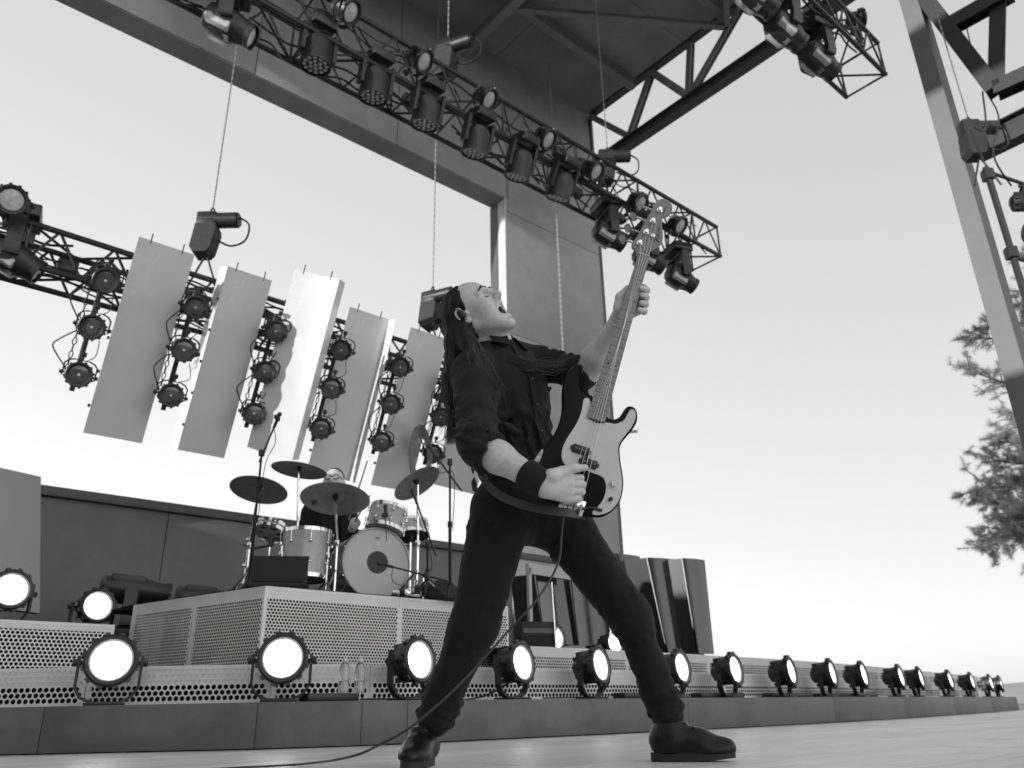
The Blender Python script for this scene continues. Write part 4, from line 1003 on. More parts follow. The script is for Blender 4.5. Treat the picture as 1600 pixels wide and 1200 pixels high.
# ------------- shoes
def shoe(an, toe_dir, L, lift=0.0, name='shoe'):
    g=Vector((an.x,an.y,0)); d=Vector((toe_dir[0],toe_dir[1],0)).normalized(); sd=Vector((d.y,-d.x,0))
    heel=g-d*.065; S=SDF(); T=heel+d*L
    S.ell(heel+d*.055+Z*.062,(.062,.042,.048),np.array([list(d),list(sd),[0,0,1]]).T,k=.03)
    S.rc(heel+d*.05+Z*.06,heel+d*(L*.55)+Z*.055,.044,.040,k=.03).rc(heel+d*(L*.5)+Z*.052,T-d*.040+Z*(.032+lift),.040,.026,k=.03)
    S.ell(heel+d*(L*.66)+Z*.034,(.07,.048,.026),np.array([list(d),list(sd),[0,0,1]]).T,k=.03)
    S.rc(g+Z*.06,g+Z*.125-d*.005,.046,.044,k=.03)
    S.plane(heel+Z*.022,-Z,k=.006); S.plane(g+Z*.118,Z,k=.008)
    for k_ in range(4):
        c=heel+d*(.115+.026*k_)+Z*(.108-.014*k_); S.rc(c-sd*.024,c+sd*.024,.0042,k=.006)
    S.disp(waves(21,45,.0016))
    o=sdf_obj(name,S,g+Vector((-.28,-.28,-.01)),g+Vector((.28,.28,.17)),.0036,LEATH,man)
    pl_=[]
    for i in range(22):
        a=2*math.pi*i/22; c,s_=math.cos(a),math.sin(a); x=(L/2-.004)*(abs(c)**.72)*(1 if c>0 else -1); w_=(.047*(1-.35*max(0,c)**2) if c>0 else .041)*(abs(s_)**.75)*(1 if s_>0 else -1)
        pl_.append(heel+d*(L/2-.012+x)+sd*w_+Z*(lift*max(0,(x-.04))/.08*1.0))
    mb=MB(); N=len(pl_); mb.add([p+Z*.001 for p in pl_]+[p+Z*.026 for p in pl_],[tuple(range(N-1,-1,-1)),tuple(range(N,2*N))]+[(i,(i+1)%N,(i+1)%N+N,i+N) for i in range(N)]).build('sole',RUBB,o,40)
    for k_ in range(4):
        c=heel+d*(.110+.024*k_)+Z*(.112-.0135*k_); MB().tube(spline([c-sd*.026-Z*.012,c-sd*.014+Z*.001,c+sd*.014+Z*.001,c+sd*.026-Z*.012],4),.0028,6).build('lace',mat('lace_cloth',.03,.8),o,60)
    for hz in (.034,.040): 
        MB().tube([p+(p-(heel+d*L/2)).normalized()*-.004+Z*hz for p in pl_],.0012,5,closed=True).build('stitching',mat('stitching',.06,.7),o,60)
    return o
shoe(J['anR']+Vector((-.040,-.005,0)),(-.12,-1,0),.27)
shoe(J['anL']+Vector((.005,-.02,0)),(.95,-.30,0),.272,.008)
# ------------- hair
cap=SDF(); cap.ell(hp(-.020,0,.036),(.108*HS,.0885*HS,.095*HS),HR,k=.02).ell(hp(-.045,0,-.02),(.070*HS,.076*HS,.075*HS),HR,k=.03)
cap.plane(hp(.010,0,.0),hf-hu*.40,k=.006); cap.disp(waves(31,60,.002,aniso=(1,1,.3)))
for s in (-1,1): cap.ell(hp(-.002,s*.097,-.004),(.024,.024,.034),HR,k=.008,op='s')
LC=[(hp(-.075,0,.0),.058),(at(711,505,y=2.72),.050),(at(710,540,y=2.71),.043),(at(708,585,y=2.70),.034),(at(707,630,y=2.72),.020),(at(706,672,y=2.74),.006)]
for (p,r0),(q,r1) in zip(LC[:-1],LC[1:]):
    for dy in (-.035,.03): cap.rc(p+Vector((.004,dy*.7,0)),q+Vector((.002,dy,0)),r0*.78,r1*.78,k=.03)
RC_=[(hp(-.045,-.060,-.012),.026),(at(724,515,y=2.655),.027),(at(729,540,y=2.625),.025),(at(739,566,y=2.588),.013),(at(752,596,y=2.575),.004)]
for (p,r0),(q,r1) in zip(RC_[:-1],RC_[1:]): cap.rc(p,q,r0,r1,k=.025)
cap.disp(waves(33,170,.0030,aniso=(1,1,.05)))
sdf_obj('hair_cap',cap,HC-Vector((.24,.30,.50)),HC+Vector((.16,.16,.16)),.0042,HAIR,man)
rg=random.Random(4); hb=MB()
def lock(pts,r):
    pp=spline(pts,4); n=len(pp); hb.tube(pp,[r*(1.0-.75*(i/(n-1))**2) for i in range(n)],3,caps=False)
j=lambda q: rg.gauss(0,q*.6)
for i in range(520):       # fine strands over the mass behind the head
    k_=rg.random(); st_=hp(-.085-.02*rg.random(),-.075*(rg.random()*1.4-.4),rg.uniform(-.05,.085)); y_=2.655+.10*rg.random()
    e=rg.random(); x0=697+26*k_
    pts=[st_,at(x0+4+j(3),500+j(4),y=y_+.01),at(x0+1+j(3),545+j(6),y=y_),at(x0-1+9*(e-.5)+j(3),600+j(10),y=y_+.01)]
    if e<.62: pts+=[at(700+10*k_+j(4),640+j(12),y=y_+.03),at(701+8*k_+j(7),668+rg.random()*28,y=y_+.04)]
    lock(pts,rg.uniform(.0012,.0024))
for i in range(260):       # over the near shoulder and the chest
    t_=rg.random(); st_=hp(-.04+.02*rg.random(),-.083,-.01+j(.02))
    x1=722+14*t_
    lock([st_,at(x1+j(3),518+j(3),y=2.625),at(x1+6+10*t_+j(3),546+j(4),y=2.598),at(x1+10+22*t_+j(4),572+j(6),y=2.570),at(x1+12+40*t_+j(6),600+rg.random()*34,y=2.560)],rg.uniform(.0010,.0020))
for i in range(120):       # locks blown across to the far shoulder
    lock([at(757+j(6),528+j(3),y=2.70),at(786+j(6),552+j(5),y=2.655),at(822+j(8),571+j(6),y=2.665),at(850+j(14),574+j(9),y=2.68),at(868+j(20),568+j(9),y=2.70)],rg.uniform(.0010,.0019))
for i in range(26):        # stray hairs
    lock([at(704+j(4),480+j(20),y=2.76),at(698+j(4),560+j(10),y=2.76),at(692+j(7),620+j(10),y=2.77),at(690+j(12),676+j(18),y=2.77)],.0009)
hb.build('hair_strands',mat('hair_strands',0.040,0.45,var=0.5,scale=90,spec=0.4),man,60)
# ------------------------------------------------------------------ the bass guitar
BBLK=mat('black_lacquer',0.008,0.34,spec=0.10,coat=0.02,var=0.1,scale=5)
GUARD=mat('white_scratchplate',0.62,0.35,var=0.06,scale=4,coat=0.2)
MAPLE=mat('aged_maple',0.20,0.38,var=0.22,scale=14,stretch=(1,1,1),bump=0.04,bscale=60,coat=0.3)
FRETM=mat('fret_wire',0.55,0.3,1.0)
bass=thing('bass_guitar','black bass guitar with white pickguard and maple neck held up by the person','bass guitar')
def crop3(pts): return [(x/4.286+830, y/4.286+540) for x,y in pts]
def smooth2(pts,n=4,closed=True):
    out=[];N=len(pts)
    for i in range(N):
        p0=Vector(pts[i-1]);p1=Vector(pts[i]);p2=Vector(pts[(i+1)%N]);p3=Vector(pts[(i+2)%N])
        for k in range(n):
            t=k/n; out.append(0.5*((2*p1)+(p2-p0)*t+(2*p0-5*p1+4*p2-p3)*t*t+(3*p1-p0-3*p2+p3)*t**3))
    return out
def slab(outline, d0, th, prof):
    """outline in pixels laid on the bass plane; prof: (inset m, depth fraction)"""
    P3=[bp(u,v,d0) for u,v in outline]; N=len(P3); c=sum(P3,Vector())/N
    tg=[(P3[(i+1)%N]-P3[i-1]).normalized() for i in range(N)]; nr=[t.cross(bn) for t in tg]
    area=sum((P3[i]-c).cross(P3[(i+1)%N]-c).dot(bn) for i in range(N))
    sg=1 if area>0 else -1
    vs=[];fs=[]
    for ins,dp in prof: vs+=[p-n_*sg*ins-bn*th*dp for p,n_ in zip(P3,nr)]
    K=len(prof)
    for j in range(K-1):
        fs+=[(j*N+i,j*N+(i+1)%N,(j+1)*N+(i+1)%N,(j+1)*N+i) for i in range(N)]
    fs+=[tuple(range(N)),tuple((K-1)*N+i for i in range(N-1,-1,-1))]
    return MB().add(vs,fs)
bo=crop3([(322,120),(280,140),(240,190),(217,260),(212,330),(212,400),(206,460),(190,520),(165,575),(128,632),(85,682),(45,732),(14,792),(8,850),(20,920),(55,990),(110,1045),(180,1085),(250,1112),(330,1130),(410,1143),(480,1145),(540,1115),(590,1060),(612,1000),(622,920),(615,850),(602,770),(597,690),(611,648),(650,600),(690,550),(713,500),(714,450),(697,416),(668,402),(641,411),(621,440),(600,470),(570,488),(540,488),(505,470),(470,440),(440,380),(410,333),(385,325),(360,305),(343,270),(339,220),(348,170),(350,142),(338,124)])
RND=[(.011,0),(.005,.03),(.0015,.10),(0,.24),(0,.76),(.0015,.90),(.005,.97),(.011,1)]
body_b=slab([tuple(p) for p in smooth2(bo,4)],0,.042,RND).build('body',BBLK,bass,24)
pg=crop3([(366,350),(349,366),(340,420),(318,490),(285,552),(248,608),(216,668),(203,722),(208,772),(232,802),(275,815),(340,825),(400,850),(450,868),(484,890),(499,935),(496,985),(478,1035),(448,1076),(415,1104),(408,1120),(422,1134),(470,1132),(528,1108),(574,1058),(599,1000),(608,920),(600,850),(587,770),(582,690),(596,645),(638,590),(676,540),(697,490),(698,450),(684,430),(664,430),(645,458),(622,498),(592,517),(555,524),(505,516),(440,520),(380,480),(390,440),(398,385),(386,356)])
slab([tuple(p) for p in smooth2(pg,3)],.0026,.0024,[(.0012,0),(0,.4),(0,1)]).build('pickguard',GUARD,body_b,15)
for x,y in ((366,364),(338,510),(309,567),(246,709),(219,748),(461,661),(464,779),(464,862),(510,975),(536,1075),(560,752),(643,561),(673,458),(584,921),(500,525),(422,1120)):
    q=bp(x/4.286+830,y/4.286+540,.0032); MB().lathe([(.0001,.0008),(.0022,.0004),(.0026,-.001)],8,aim(q,bn,bv)).build('screw',FRETM if x!=422 else FRETM,body_b)
# worn pale edge of the body
slab([tuple(p) for p in smooth2(crop3([(78,690),(60,705),(30,750),(12,790),(22,806),(45,800),(66,760),(80,715)]),3)],.0012,.004,[(.002,0),(0,.6),(0,1)]).build('worn_patch',mat('worn_wood',0.45,0.5,var=.4,scale=60),body_b,40)
# neck, fingerboard, frets, dots
NL,NR=bp(997,398),bp(1014,402.5); HL,HRr=bp(916.5,652),bp(944,661)
ax=((NL+NR)/2-(HL+HRr)/2).normalized(); nu=(NL+NR)/2; SCL=.8636; hx=(NR-NL).normalized(); hx=(hx-ax*hx.dot(ax)).normalized()
LN=((NL+NR)/2-(HL+HRr)/2).length; w0=(NR-NL).length; w1=(HRr-HL).length
def nk(d,x,h): # d metres from nut down the neck, x across (-.5...5 of width), h above the body face
    w_=w0+(w1-w0)*d/LN; return nu-ax*d+hx*x*w_+bn*h
FBH=.012
vs=[];fs=[];n=14;secs=[0,LN*.25,LN*.5,LN*.75,LN]
for d in secs:
    for k in range(n):
        a=math.pi*k/(n-1); x=math.cos(a)*.5; vs.append(nk(d,x,-.014*max(0,math.sin(a))**.8))
    vs+= [nk(d,-.5,FBH-.001),nk(d,-.25,FBH+.0006),nk(d,0,FBH+.0011),nk(d,.25,FBH+.0006),nk(d,.5,FBH-.001)]
m_=n+5
for i in range(len(secs)-1): fs+=[(i*m_+k,i*m_+(k+1)%m_,(i+1)*m_+(k+1)%m_,(i+1)*m_+k) for k in range(m_)]
fs+=[tuple(range(m_)),tuple((len(secs)-1)*m_+k for k in range(m_-1,-1,-1))]
neck=MB().add(vs,fs).build('neck',MAPLE,bass,40)
MB().tube([nk(.0,x,FBH+.002) for x in (-.5,0,.5)],.0022,6).build('nut',mat('bone_nut',.6,.4),neck)
for f_ in range(1,21):
    d=SCL*(1-2**(-f_/12))
    if d<LN-.004: MB().tube([nk(d,x,FBH+.0016) for x in (-.49,-.2,.2,.49)],.0011,5).build('fret',FRETM,neck)
DOT=mat('black_dot',0.01,0.4)
for f_ in (3,5,7,9,12,15,17,19):
    d=SCL*(2-2**(-f_/12)-2**(-(f_-1)/12))/2
    for x in ((-.25,.25) if f_==12 else (0,)):
        MB().lathe([(.0001,.0003),(.0032,.0002),(.0034,-.0006)],10,aim(nk(d,x,FBH+.0013),bn,bv)).build('dot_inlay',DOT,neck)
# headstock, tuners
def crh(pts): return [(x/6.667+880,y/6.667+290) for x,y in pts]
ho=crh([(780,722),(774,694),(755,665),(730,645),(718,618),(727,588),(760,540),(800,470),(842,390),(890,308),(930,238),(957,188),(988,150),(1032,132),(1082,138),(1120,168),(1140,215),(1136,262),(1110,300),(1076,318),(1050,326),(1036,346),(1033,400),(1040,470),(1041,540),(1030,592),(1000,625),(952,645),(916,680),(901,715),(893,748)])
hs=slab([tuple(p) for p in smooth2(ho,3)],-.002,.015,[(.002,0),(0,.15),(0,.85),(.002,1)]).build('headstock',MAPLE,bass,40)
tun=crh([(793,600),(862,487),(930,372),(1003,257)]); posts=[]
for i,(u,v) in enumerate(tun):
    q=bp(u,v,.0); posts.append(q)
    tm=MB().lathe([(.0001,.016),(.0065,.016),(.0075,.012),(.006,.009),(.0062,.004),(.010,.003),(.0115,-.002)],14,aim(q,bn,bv)).build('tuner_post',CHROME,hs)
    d=-hx; e=q+d*(.046+.004*i)-bn*.012
    tk=MB().cyl(q-bn*.014,e,.0032,n=8).box((0,0,0),(.026,.030,.012),aim(q-bn*.022,bv,bn),bev=.003).build('tuner_gear',CHROME,hs)
    pts=[]
    for a in [j*math.pi/8 for j in range(16)]:
        r=.0165*(1+.22*abs(math.cos(a))-.18*(abs(math.sin(2*a)))); pts.append((r*math.cos(a),r*math.sin(a)))
    MB().prism(pts,-.002,.002,aim(e+d*.014,bn*.75+bv*.2+hx*.4,d)).build('tuner_key',mat('dull_nickel',0.16,0.35,0.8,var=.2),hs,30)
q=bp(*crh([(935,520)])[0],.001); MB().lathe([(.0001,.005),(.0025,.005),(.003,.002),(.0075,.001),(.008,-.001)],12,aim(q,bn,bv)).build('string_tree',CHROME,hs)
INK=mat('dark_ink',0.03,0.5)
def ink(pts,r): MB().tube(spline([bp(*crh([p])[0],-.0016) for p in pts],4),r,4).build('logo_stroke',INK,hs,60)
ink([(958,595),(948,570),(960,556),(975,572),(1000,592),(965,540),(978,505),(992,540),(1000,500)],.0010)
ink([(985,560),(998,540),(985,520),(1000,488),(990,470),(1003,440)],.0009)
ink([(988,480),(1004,455),(992,438),(1006,412)],.0008)
ink([(1042,305),(1052,285),(1046,270),(1060,262),(1056,245),(1070,242),(1068,228),(1085,222)],.0009)
ink([(845,705),(842,690),(850,680),(852,700)],.0012)
# bridge, pickups, knobs, strings
br=[bp(878,800,.008),bp(910,791,.008)]
bm2=aim(bp(893,790,.005),bn,bv)
BR=MB().box((0,0,0),(.082,.006,.050),bm2,bev=.001).build('bridge',CHROME,bass,30)
for i in range(4):
    MB().cyl((-.0285+i*.019,.008,-.018),(-.0285+i*.019,.008,.010),.0052,n=10,M=bm2).build('bridge_saddle',CHROME,BR)
    MB().cyl((-.0285+i*.019,.007,-.028),(-.0285+i*.019,.007,-.018),.002,n=6,M=bm2).build('saddle_screw',CHROME,BR)
PU=mat('pickup_black',0.015,0.35)
xs=hx
def pick(u,v):
    q=bp(u,v,.006); M=frame(hx,bn,ax,q); 
    o=MB().box((0,0,0),(.056,.012,.027),M,bev=.003).box((.0295,-.002,0),(.010,.006,.012),M).box((-.0295,-.002,0),(.010,.006,.012),M).build('pickup',PU,bass,30)
    for k in (-.016,-.006,.008,.018): MB().lathe([(.0001,.0078),(.0026,.0074),(.0026,.0)],8,M@Matrix.Translation((k,0,0))).build('pole_piece',mat('pole_grey',.2,.4,.6),o)
pick(330/4.286+830,700/4.286+540); pick(383/4.286+830,788/4.286+540)
MB().box((0,0,0),(.014,.010,.036),frame(hx,bn,ax,bp(362/4.286+830,745/4.286+540,.005)),bev=.002).build('pickup_link',PU,bass,30)
for (x,y,r,m_) in ((547,926,.0105,CHROME),(528,1030,.0068,BLACK)):
    MB().lathe([(.0001,.017),(r*.85,.017),(r,.014),(r,.001)],18,aim(bp(x/4.286+830,y/4.286+540,.002),bn,bv)).build('control_knob',m_,bass)
for i in range(4):
    x=-.36+.24*i; e=bm2@Vector((-.0285+i*.019,.0135,-.004))
    # string i: bridge saddle -> nut -> tuner
    MB().tube([e,nk(0,x,FBH+.004),posts[i]+bn*.006],.0011-.00016*i,5).build('string',FRETM,bass,60)
for u,v in ((998,672),(991,650)): 
    q=bp(u,v,-.02); MB().cyl(bp(u-14,v+2,-.02),q,.004,.006,n=8).build('strap_button',CHROME,bass)
# jack plug and lead
CAB=mat('guitar_lead',0.03,0.55)
jk=bp(470/4.286+830,1105/4.286+540,.006)
MB().cyl(jk,jk-hx*.035-ax*.002+bn*.004,.0055,.004,n=10).build('jack_plug',BLACK,bass)
lead=MB().tube(spline([jk-hx*.035+bn*.004,bp(905,797,.012),bp(882,802,.02),at(878,830,y=2.44),at(872,880,y=2.40),at(840,935,y=2.34),at(795,985,y=2.30),at(722,1066,y=2.24),at(650,1130,y=2.22),at(600,1160,y=2.24),at(545,1183,y=2.28),at(470,1194,z=.006),at(380,1199,z=.006),at(250,1206,z=.006)],8),.0032,6).build('guitar_lead',CAB,None,60)
tag(lead,'black guitar lead running from the bass down to the floor at left','cable')
# strap
STRAP=mat('worn_leather_strap',0.05,0.45,var=0.3,scale=20,bump=.1,bscale=100)
sp_=[at(752,690,y=2.78),at(749,722,y=2.70),at(757,750,y=2.60),at(778,772,y=2.54),at(812,787,y=2.50),at(850,796,y=2.475),at(888,801,y=2.47),bp(915,806,-.02)]
ribbon(spline(sp_,6),.027,[Vector((-.3,-1,.1)) for _ in spline(sp_,6)],.0018).build('strap',STRAP,bass,50)
for u,v in ((759,757),(779,774),(800,784)): MB().lathe([(.0001,.0006),(.0035,.0004),(.0036,-.001)],8,aim(at(u,v-1,y=2.545 if u>770 else 2.585),Vector((-.3,-1,.1)))).build('strap_hole',BLACK,bass)
# ------------------------------------------------------------------ drum kit
SHELL=mat('pale_wood_drum_shell',0.42,0.28,var=0.12,scale=8,stretch=(1,1,6),coat=0.4)
HEADM=mat('drum_head',0.52,0.5,var=0.04,scale=6)
CYM=mat('bronze_cymbal',0.42,0.38,0.55,var=0.2,scale=18,bump=.05,bscale=90)
def drum(name,label,M,r,L,lugs=8,front=HEADM,hoop=CHROME):
    """axis along local +Y, front head at +L/2"""
    t=thing(name,label,'drum',M)
    MB().lathe([(r*.985,-L/2),(r,-L/2+.002),(r,L/2-.002),(r*.985,L/2)],36,closed=True).build('shell',SHELL,t)
    for s in (-1,1):
        MB().lathe([(r*1.005,s*(L/2-.022)),(r*1.035,s*(L/2-.020)),(r*1.035,s*(L/2+.008)),(r*1.0,s*(L/2+.010)),(r*.985,s*(L/2+.004))],36,closed=True).build('hoop',hoop,t)
        MB().lathe([(.0001,s*(L/2+.002)),(r*.99,s*(L/2+.001)),(r*.99,s*(L/2-.004))],36).build('drum_head',front,t)
    for k in range(lugs):
        a=2*math.pi*(k+.5)/lugs; R_=Matrix.Rotation(a,4,'Y')
        for s in (-1,1):
            MB().ball((0,s*L*.22,r+.010),(.012,.018,.012),8,R_).cyl((0,s*L*.22,r+.014),(0,s*(L/2+.002),r+.018),.0035,n=6,M=R_).build('lug',CHROME,t)
    return t
bf=Vector((.50,-.866,.02)).normalized()
bd=drum('bass_drum','pale wooden bass drum with a dark ported front head on the drum riser',aim(at(588,880,dep=6.15)-bf*.19,bf),.266,.40,8,HEADM,SHELL)
MB().lathe([(.0001,.2055),(.085,.2055),(.086,.2035)],32,Matrix.Translation((-.005,0,.005))).build('port_hole',mat('port_dark',0.03,.6),bd)
MB().prism([(-.022,.20),(.022,.20),(.017,.188),(.006,.183),(-.006,.183),(-.017,.188)],.2035,.2045).build('head_mark',mat('print_grey',.25,.5),bd,0)
for s in (-1,1): MB().cyl((s*.20,.12,-.16),(s*.30,.22,-.262),.009,n=8).build('spur',CHROME,bd)
tm_=Vector((.16,.20,.97)).normalized()
drum('rack_tom','small pale rack tom mounted above the bass drum',aim(at(604,812,dep=6.4),tm_,Vector((0,-1,0))),.150,.185,8)
ft=drum('floor_tom','pale wooden floor tom between the monitor and the bass drum',aim(at(478,868,dep=6.15),Vector((0,.03,1)),Vector((0,-1,0))),.185,.36,8)
for k in range(3):
    a=math.radians(-100+k*120); x,z=.20*math.cos(a),.20*math.sin(a)
    MB().cyl((x,.05,z),(x,-.27,z),.008,n=8).box((x,-.02,z),(.03,.06,.03),bev=.006).build('leg',CHROME,ft)
for u,v,d,r,hh,lab,nrm in ((424,828,6.7,.135,.06,'shallow round drum seen from below, left of the floor tom',Vector((.15,.35,.9))),(642,828,6.9,.15,.12,'dark small drum behind the rack tom at right',Vector((-.1,.2,.95)))):
    t=drum('snare_drum' if u<500 else 'side_drum',lab,aim(at(u,v,dep=d),nrm,Vector((0,-1,0))),r,hh,8,HEADM if u<500 else mat('dark_head',.03,.6))
    if u<500:
        for k in range(6):
            a=k*math.pi/3; MB().box((.085*math.cos(a),-.034,.085*math.sin(a)),(.05,.003,.018),Matrix.Identity(4)).build('snare_slot',BLACK,t,0)
    MB().cyl((0,-hh/2,0),(0,-hh/2-.05,0),.02,n=8).build('mount',CHROME,t)
    a=at(u,v,dep=d); MB().cyl(Vector((a.x,a.y,a.z-.1)),Vector((a.x,a.y,DZ+.004)),.011,n=8).build('stand_tube',CHROME,t,35,t.matrix_world.inverted())
def tripod(mb,foot,h=.22,r=.24,rt_=.008):
    for k in range(3):
        a=2*math.pi*k/3+.5; mb.tube([foot+Vector((0,0,h)),foot+Vector((r*.6*math.cos(a),r*.6*math.sin(a),h*.45)),foot+Vector((r*math.cos(a),r*math.sin(a),.008))],rt_,6)
    return mb
def cymbal(u,v,dep,r,tilt,roll,label,foot=None,mark=False):
    c=at(u,v,dep=dep); vw=(c-CC).normalized(); side=vw.cross(Z).normalized(); aw=Vector((vw.x,vw.y,0)).normalized()
    n_=(Z*math.cos(tilt)+aw*math.sin(tilt)); n_=Matrix.Rotation(roll,3,vw) @ n_
    t=thing('cymbal',label,'cymbal',aim(c,n_,-aw),'cymbals round the drum kit')
    prof=[(.012,.026),(r*.12,.020),(r*.18,.008),(r*.30,.004),(r*.65,-.004),(r,-.016),(r,-.0172),(r*.65,-.0056),(r*.30,.0022),(r*.18,.006),(r*.12,.018),(.012,.024)]
    MB().lathe(prof,48,closed=True).build('plate',CYM,t)
    MB().cyl((0,-.03,0),(0,.05,0),.006,n=8).lathe([(.0001,.046),(.011,.046),(.012,.03),(.018,.024)],12).lathe([(.02,.012),(.02,-.012),(.01,-.02)],12).build('felt_and_nut',BLACK,t)
    if mark:
        for q in ([(-.14,-.05),(-.17,-.10),(-.155,-.13)],[(-.175,-.06),(-.15,-.075),(-.125,-.07)],[(-.16,-.09),(-.135,-.11)]):
            MB().tube([(x,-.0135-.004*0,z) for x,z in q],.004,4).build('logo_stroke',INK,t)
    f=Vector((foot.x,foot.y,DZ+.004)) if foot else Vector((c.x+.02,c.y+.05,DZ+.004))
    st=thing('cymbal_stand','chrome stand under the '+label,'stand',Matrix.Translation(f))
    top=c-n_*.03-f
    MB().tube([Vector((0,0,.10)),Vector((0,0,.45)),top],.0095,8).build('tube',CHROME,st)
    MB().tube([Vector((0,0,.05)),Vector((0,0,.40))],.0135,8).build('lower_tube',CHROME,st)
    MB().box((0,0,.42),(.035,.035,.05),bev=.006).cyl((0,0,.42),(-.05,0,.43),.006,n=6).build('clamp',CHROME,st)
    tripod(MB(),Vector((0,0,0))).build('tripod_legs',CHROME,st)
    return t
cymbal(405,763,6.0,.215,math.radians(13),math.radians(9),'cymbal at the left of the kit, tilted down to the right',at(383,920,dep=6.0))
cymbal(468,732,6.5,.225,math.radians(1),math.radians(7),'flat highest cymbal above the floor tom')
cymbal(524,777,6.05,.262,math.radians(14),math.radians(3),'largest cymbal in front of the drummer with a dark mark',at(522,925,dep=5.95),True)
cymbal(650,753,6.3,.20,math.radians(12),math.radians(-34),'steeply tilted cymbal at the right of the kit')
# hi-hat / rack stand at the left, chrome
hs_=thing('hardware_stand','thick chrome hardware stand at the left end of the kit','stand',Matrix.Translation(Vector((at(379,920,dep=6.3).x,at(379,920,dep=6.3).y,DZ+.004))))
MB().cyl((0,0,0),(.012,0,.52),.017,n=10).ball((.012,0,.53),.026,10).build('tube',CHROME,hs_)
for z in (.18,.32): MB().box((.03,0,z),(.10,.04,.04),bev=.008).cyl((.06,0,z),(.16,0,z+.02),.011,n=8).build('clamp',CHROME,hs_)
tripod(MB(),Vector((0,0,0)),.16,.16).build('tripod_legs',CHROME,hs_)
# wedge monitor
mo=at(437,905,dep=5.85); wedge=thing('wedge_monitor','black wedge floor monitor on the near corner of the drum riser','monitor',yawm(Vector((mo.x,mo.y,DZ+.006)),Vector((.2,-1,0))),)
MB().prism([(-.0,0),(.0,0)],0,0) if False else None
vs=[(x,y,z) for x in (-.20,.20) for (y,z) in ((-.16,0),(.13,0),(.16,.07),(.02,.30),(-.16,.26))]
MB().add(vs,[(0,1,2,3,4),(9,8,7,6,5)]+[(i,5+i,5+(i+1)%5,(i+1)%5) for i in range(5)]).build('cabinet',mat('textured_black',0.025,.7,bump=.4,bscale=300,var=.2),wedge,20)
M_=frame(Vector((1,0,0)),Vector((0,.14,-.23)).normalized().cross(Vector((1,0,0)))*-1,Vector((0,.14,-.23)).normalized()*-1,Vector((0,.094,.187)))
MB().box((0,0.0,0),(.36,.008,.22),M_,bev=.003).build('grille',mat('grille_black',.02,.8,bump=.6,bscale=500),wedge)
for s in (-1,1): MB().box((s*.17,.145,.035),(.04,.006,.012)).build('badge',CHROME,wedge,0)
# ------------------------------------------------------------------ microphones and stands
MICM=mat('mic_black',0.03,.45)
def mic_stand(label,foot,top,boom=None,mic=True,base=True):
    """foot, top, boom ends in world space"""
    t=thing('microphone_stand',label,'microphone stand',Matrix.Translation(foot)); I=t.matrix_world.inverted()
    mb=MB().cyl((0,0,0.05),I@top,.0085,n=8).cyl((0,0,.05),(I@top)*.55,.0125,n=8); mb.build('pole',BLACK,t)
    MB().cyl((I@top)*.53,(I@top)*.57,.018,n=8).build('clutch',BLACKP,t)
    tripod(MB(),Vector((0,0,0)),.14,.16,.007).build('tripod_legs',BLACK,t)
    if boom:
        a,b_=I@boom[0],I@boom[1]; MB().cyl(a,b_,.007,n=8).build('boom',BLACK,t); MB().box(I@top,(.04,.04,.05),bev=.008).build('boom_clamp',BLACKP,t)
        if mic:
            d=(b_-a).normalized(); MB().cyl(b_,b_+d*.10,.011,.012,n=10).ball(b_+d*.11,.017,10).build('microphone',MICM,t)
            MB().tube(spline([b_,b_+Vector((.02,0,-.12)),(I@top)+Vector((.03,.01,-.1)),(I@top)*.5+Vector((.02,0,0))],6),.003,5).build('cable',CABLE,t,60)
    return t
def fl(u,v,dep): 
    p=at(u,v,dep=dep); return Vector((p.x,p.y,DZ+.004))
mic_stand('tall overhead microphone stand at the left of the kit',fl(388,921,5.85),at(409,708,dep=5.85),(at(405,722,dep=5.85),at(428,668,dep=5.8)))
MB().box((0,0,0),(.07,.03,.035),aim(at(433,653,dep=5.8),Vector((1,0,.1))),bev=.008).build('condenser_microphone',MICM,None).__setitem__('label','small square microphone on top of the left overhead stand')
bpy.data.objects['condenser_microphone']['category']='microphone'
mic_stand('tall microphone stand between the drums and the person',fl(703,938,6.1),at(703,722,dep=6.1),(at(722,768,dep=6.1),at(683,715,dep=6.1)))
mic_stand('short microphone stand with a slanted boom right of the bass drum',fl(668,936,6.1),at(668,852,dep=6.1),(at(681,868,dep=6.1),at(652,788,dep=6.1)))
mic_stand('low boom stand reaching into the bass drum port',fl(668,938,5.9),at(667,900,dep=5.9),(at(700,908,dep=5.95),at(614,886,dep=5.95)))
o=at(602,793,dep=6.25); tag(MB().cyl(o,o-Z*.05+Vector((.01,0,0)),.014,n=10).ball(o+Z*.008,.018,10).box(o-Z*.06,(.05,.03,.03),bev=.006).tube(spline([o-Z*.06,o+Vector((.02,-.05,-.15)),o+Vector((.03,-.06,-.28))],5),.0035,5).build('clip_microphone',MICM,None,50),'black clip-on microphone at the rim of the rack tom','microphone')
o=at(461,838,dep=6.2); tag(MB().cyl(o,o-Z*.07,.016,n=10).ball(o+Z*.01,.02,10).build('clip_microphone',MICM,None,50),'black microphone at the rim of the floor tom','microphone')
o=at(424,842,dep=6.2); tag(MB().cyl(o+Z*.03,o-Z*.06,.020,n=10).cyl(o-Z*.05,o-Vector((.17,0,.08)),.009,n=8).build('clip_microphone',MICM,None,50),'black microphone under the shallow round drum','microphone')
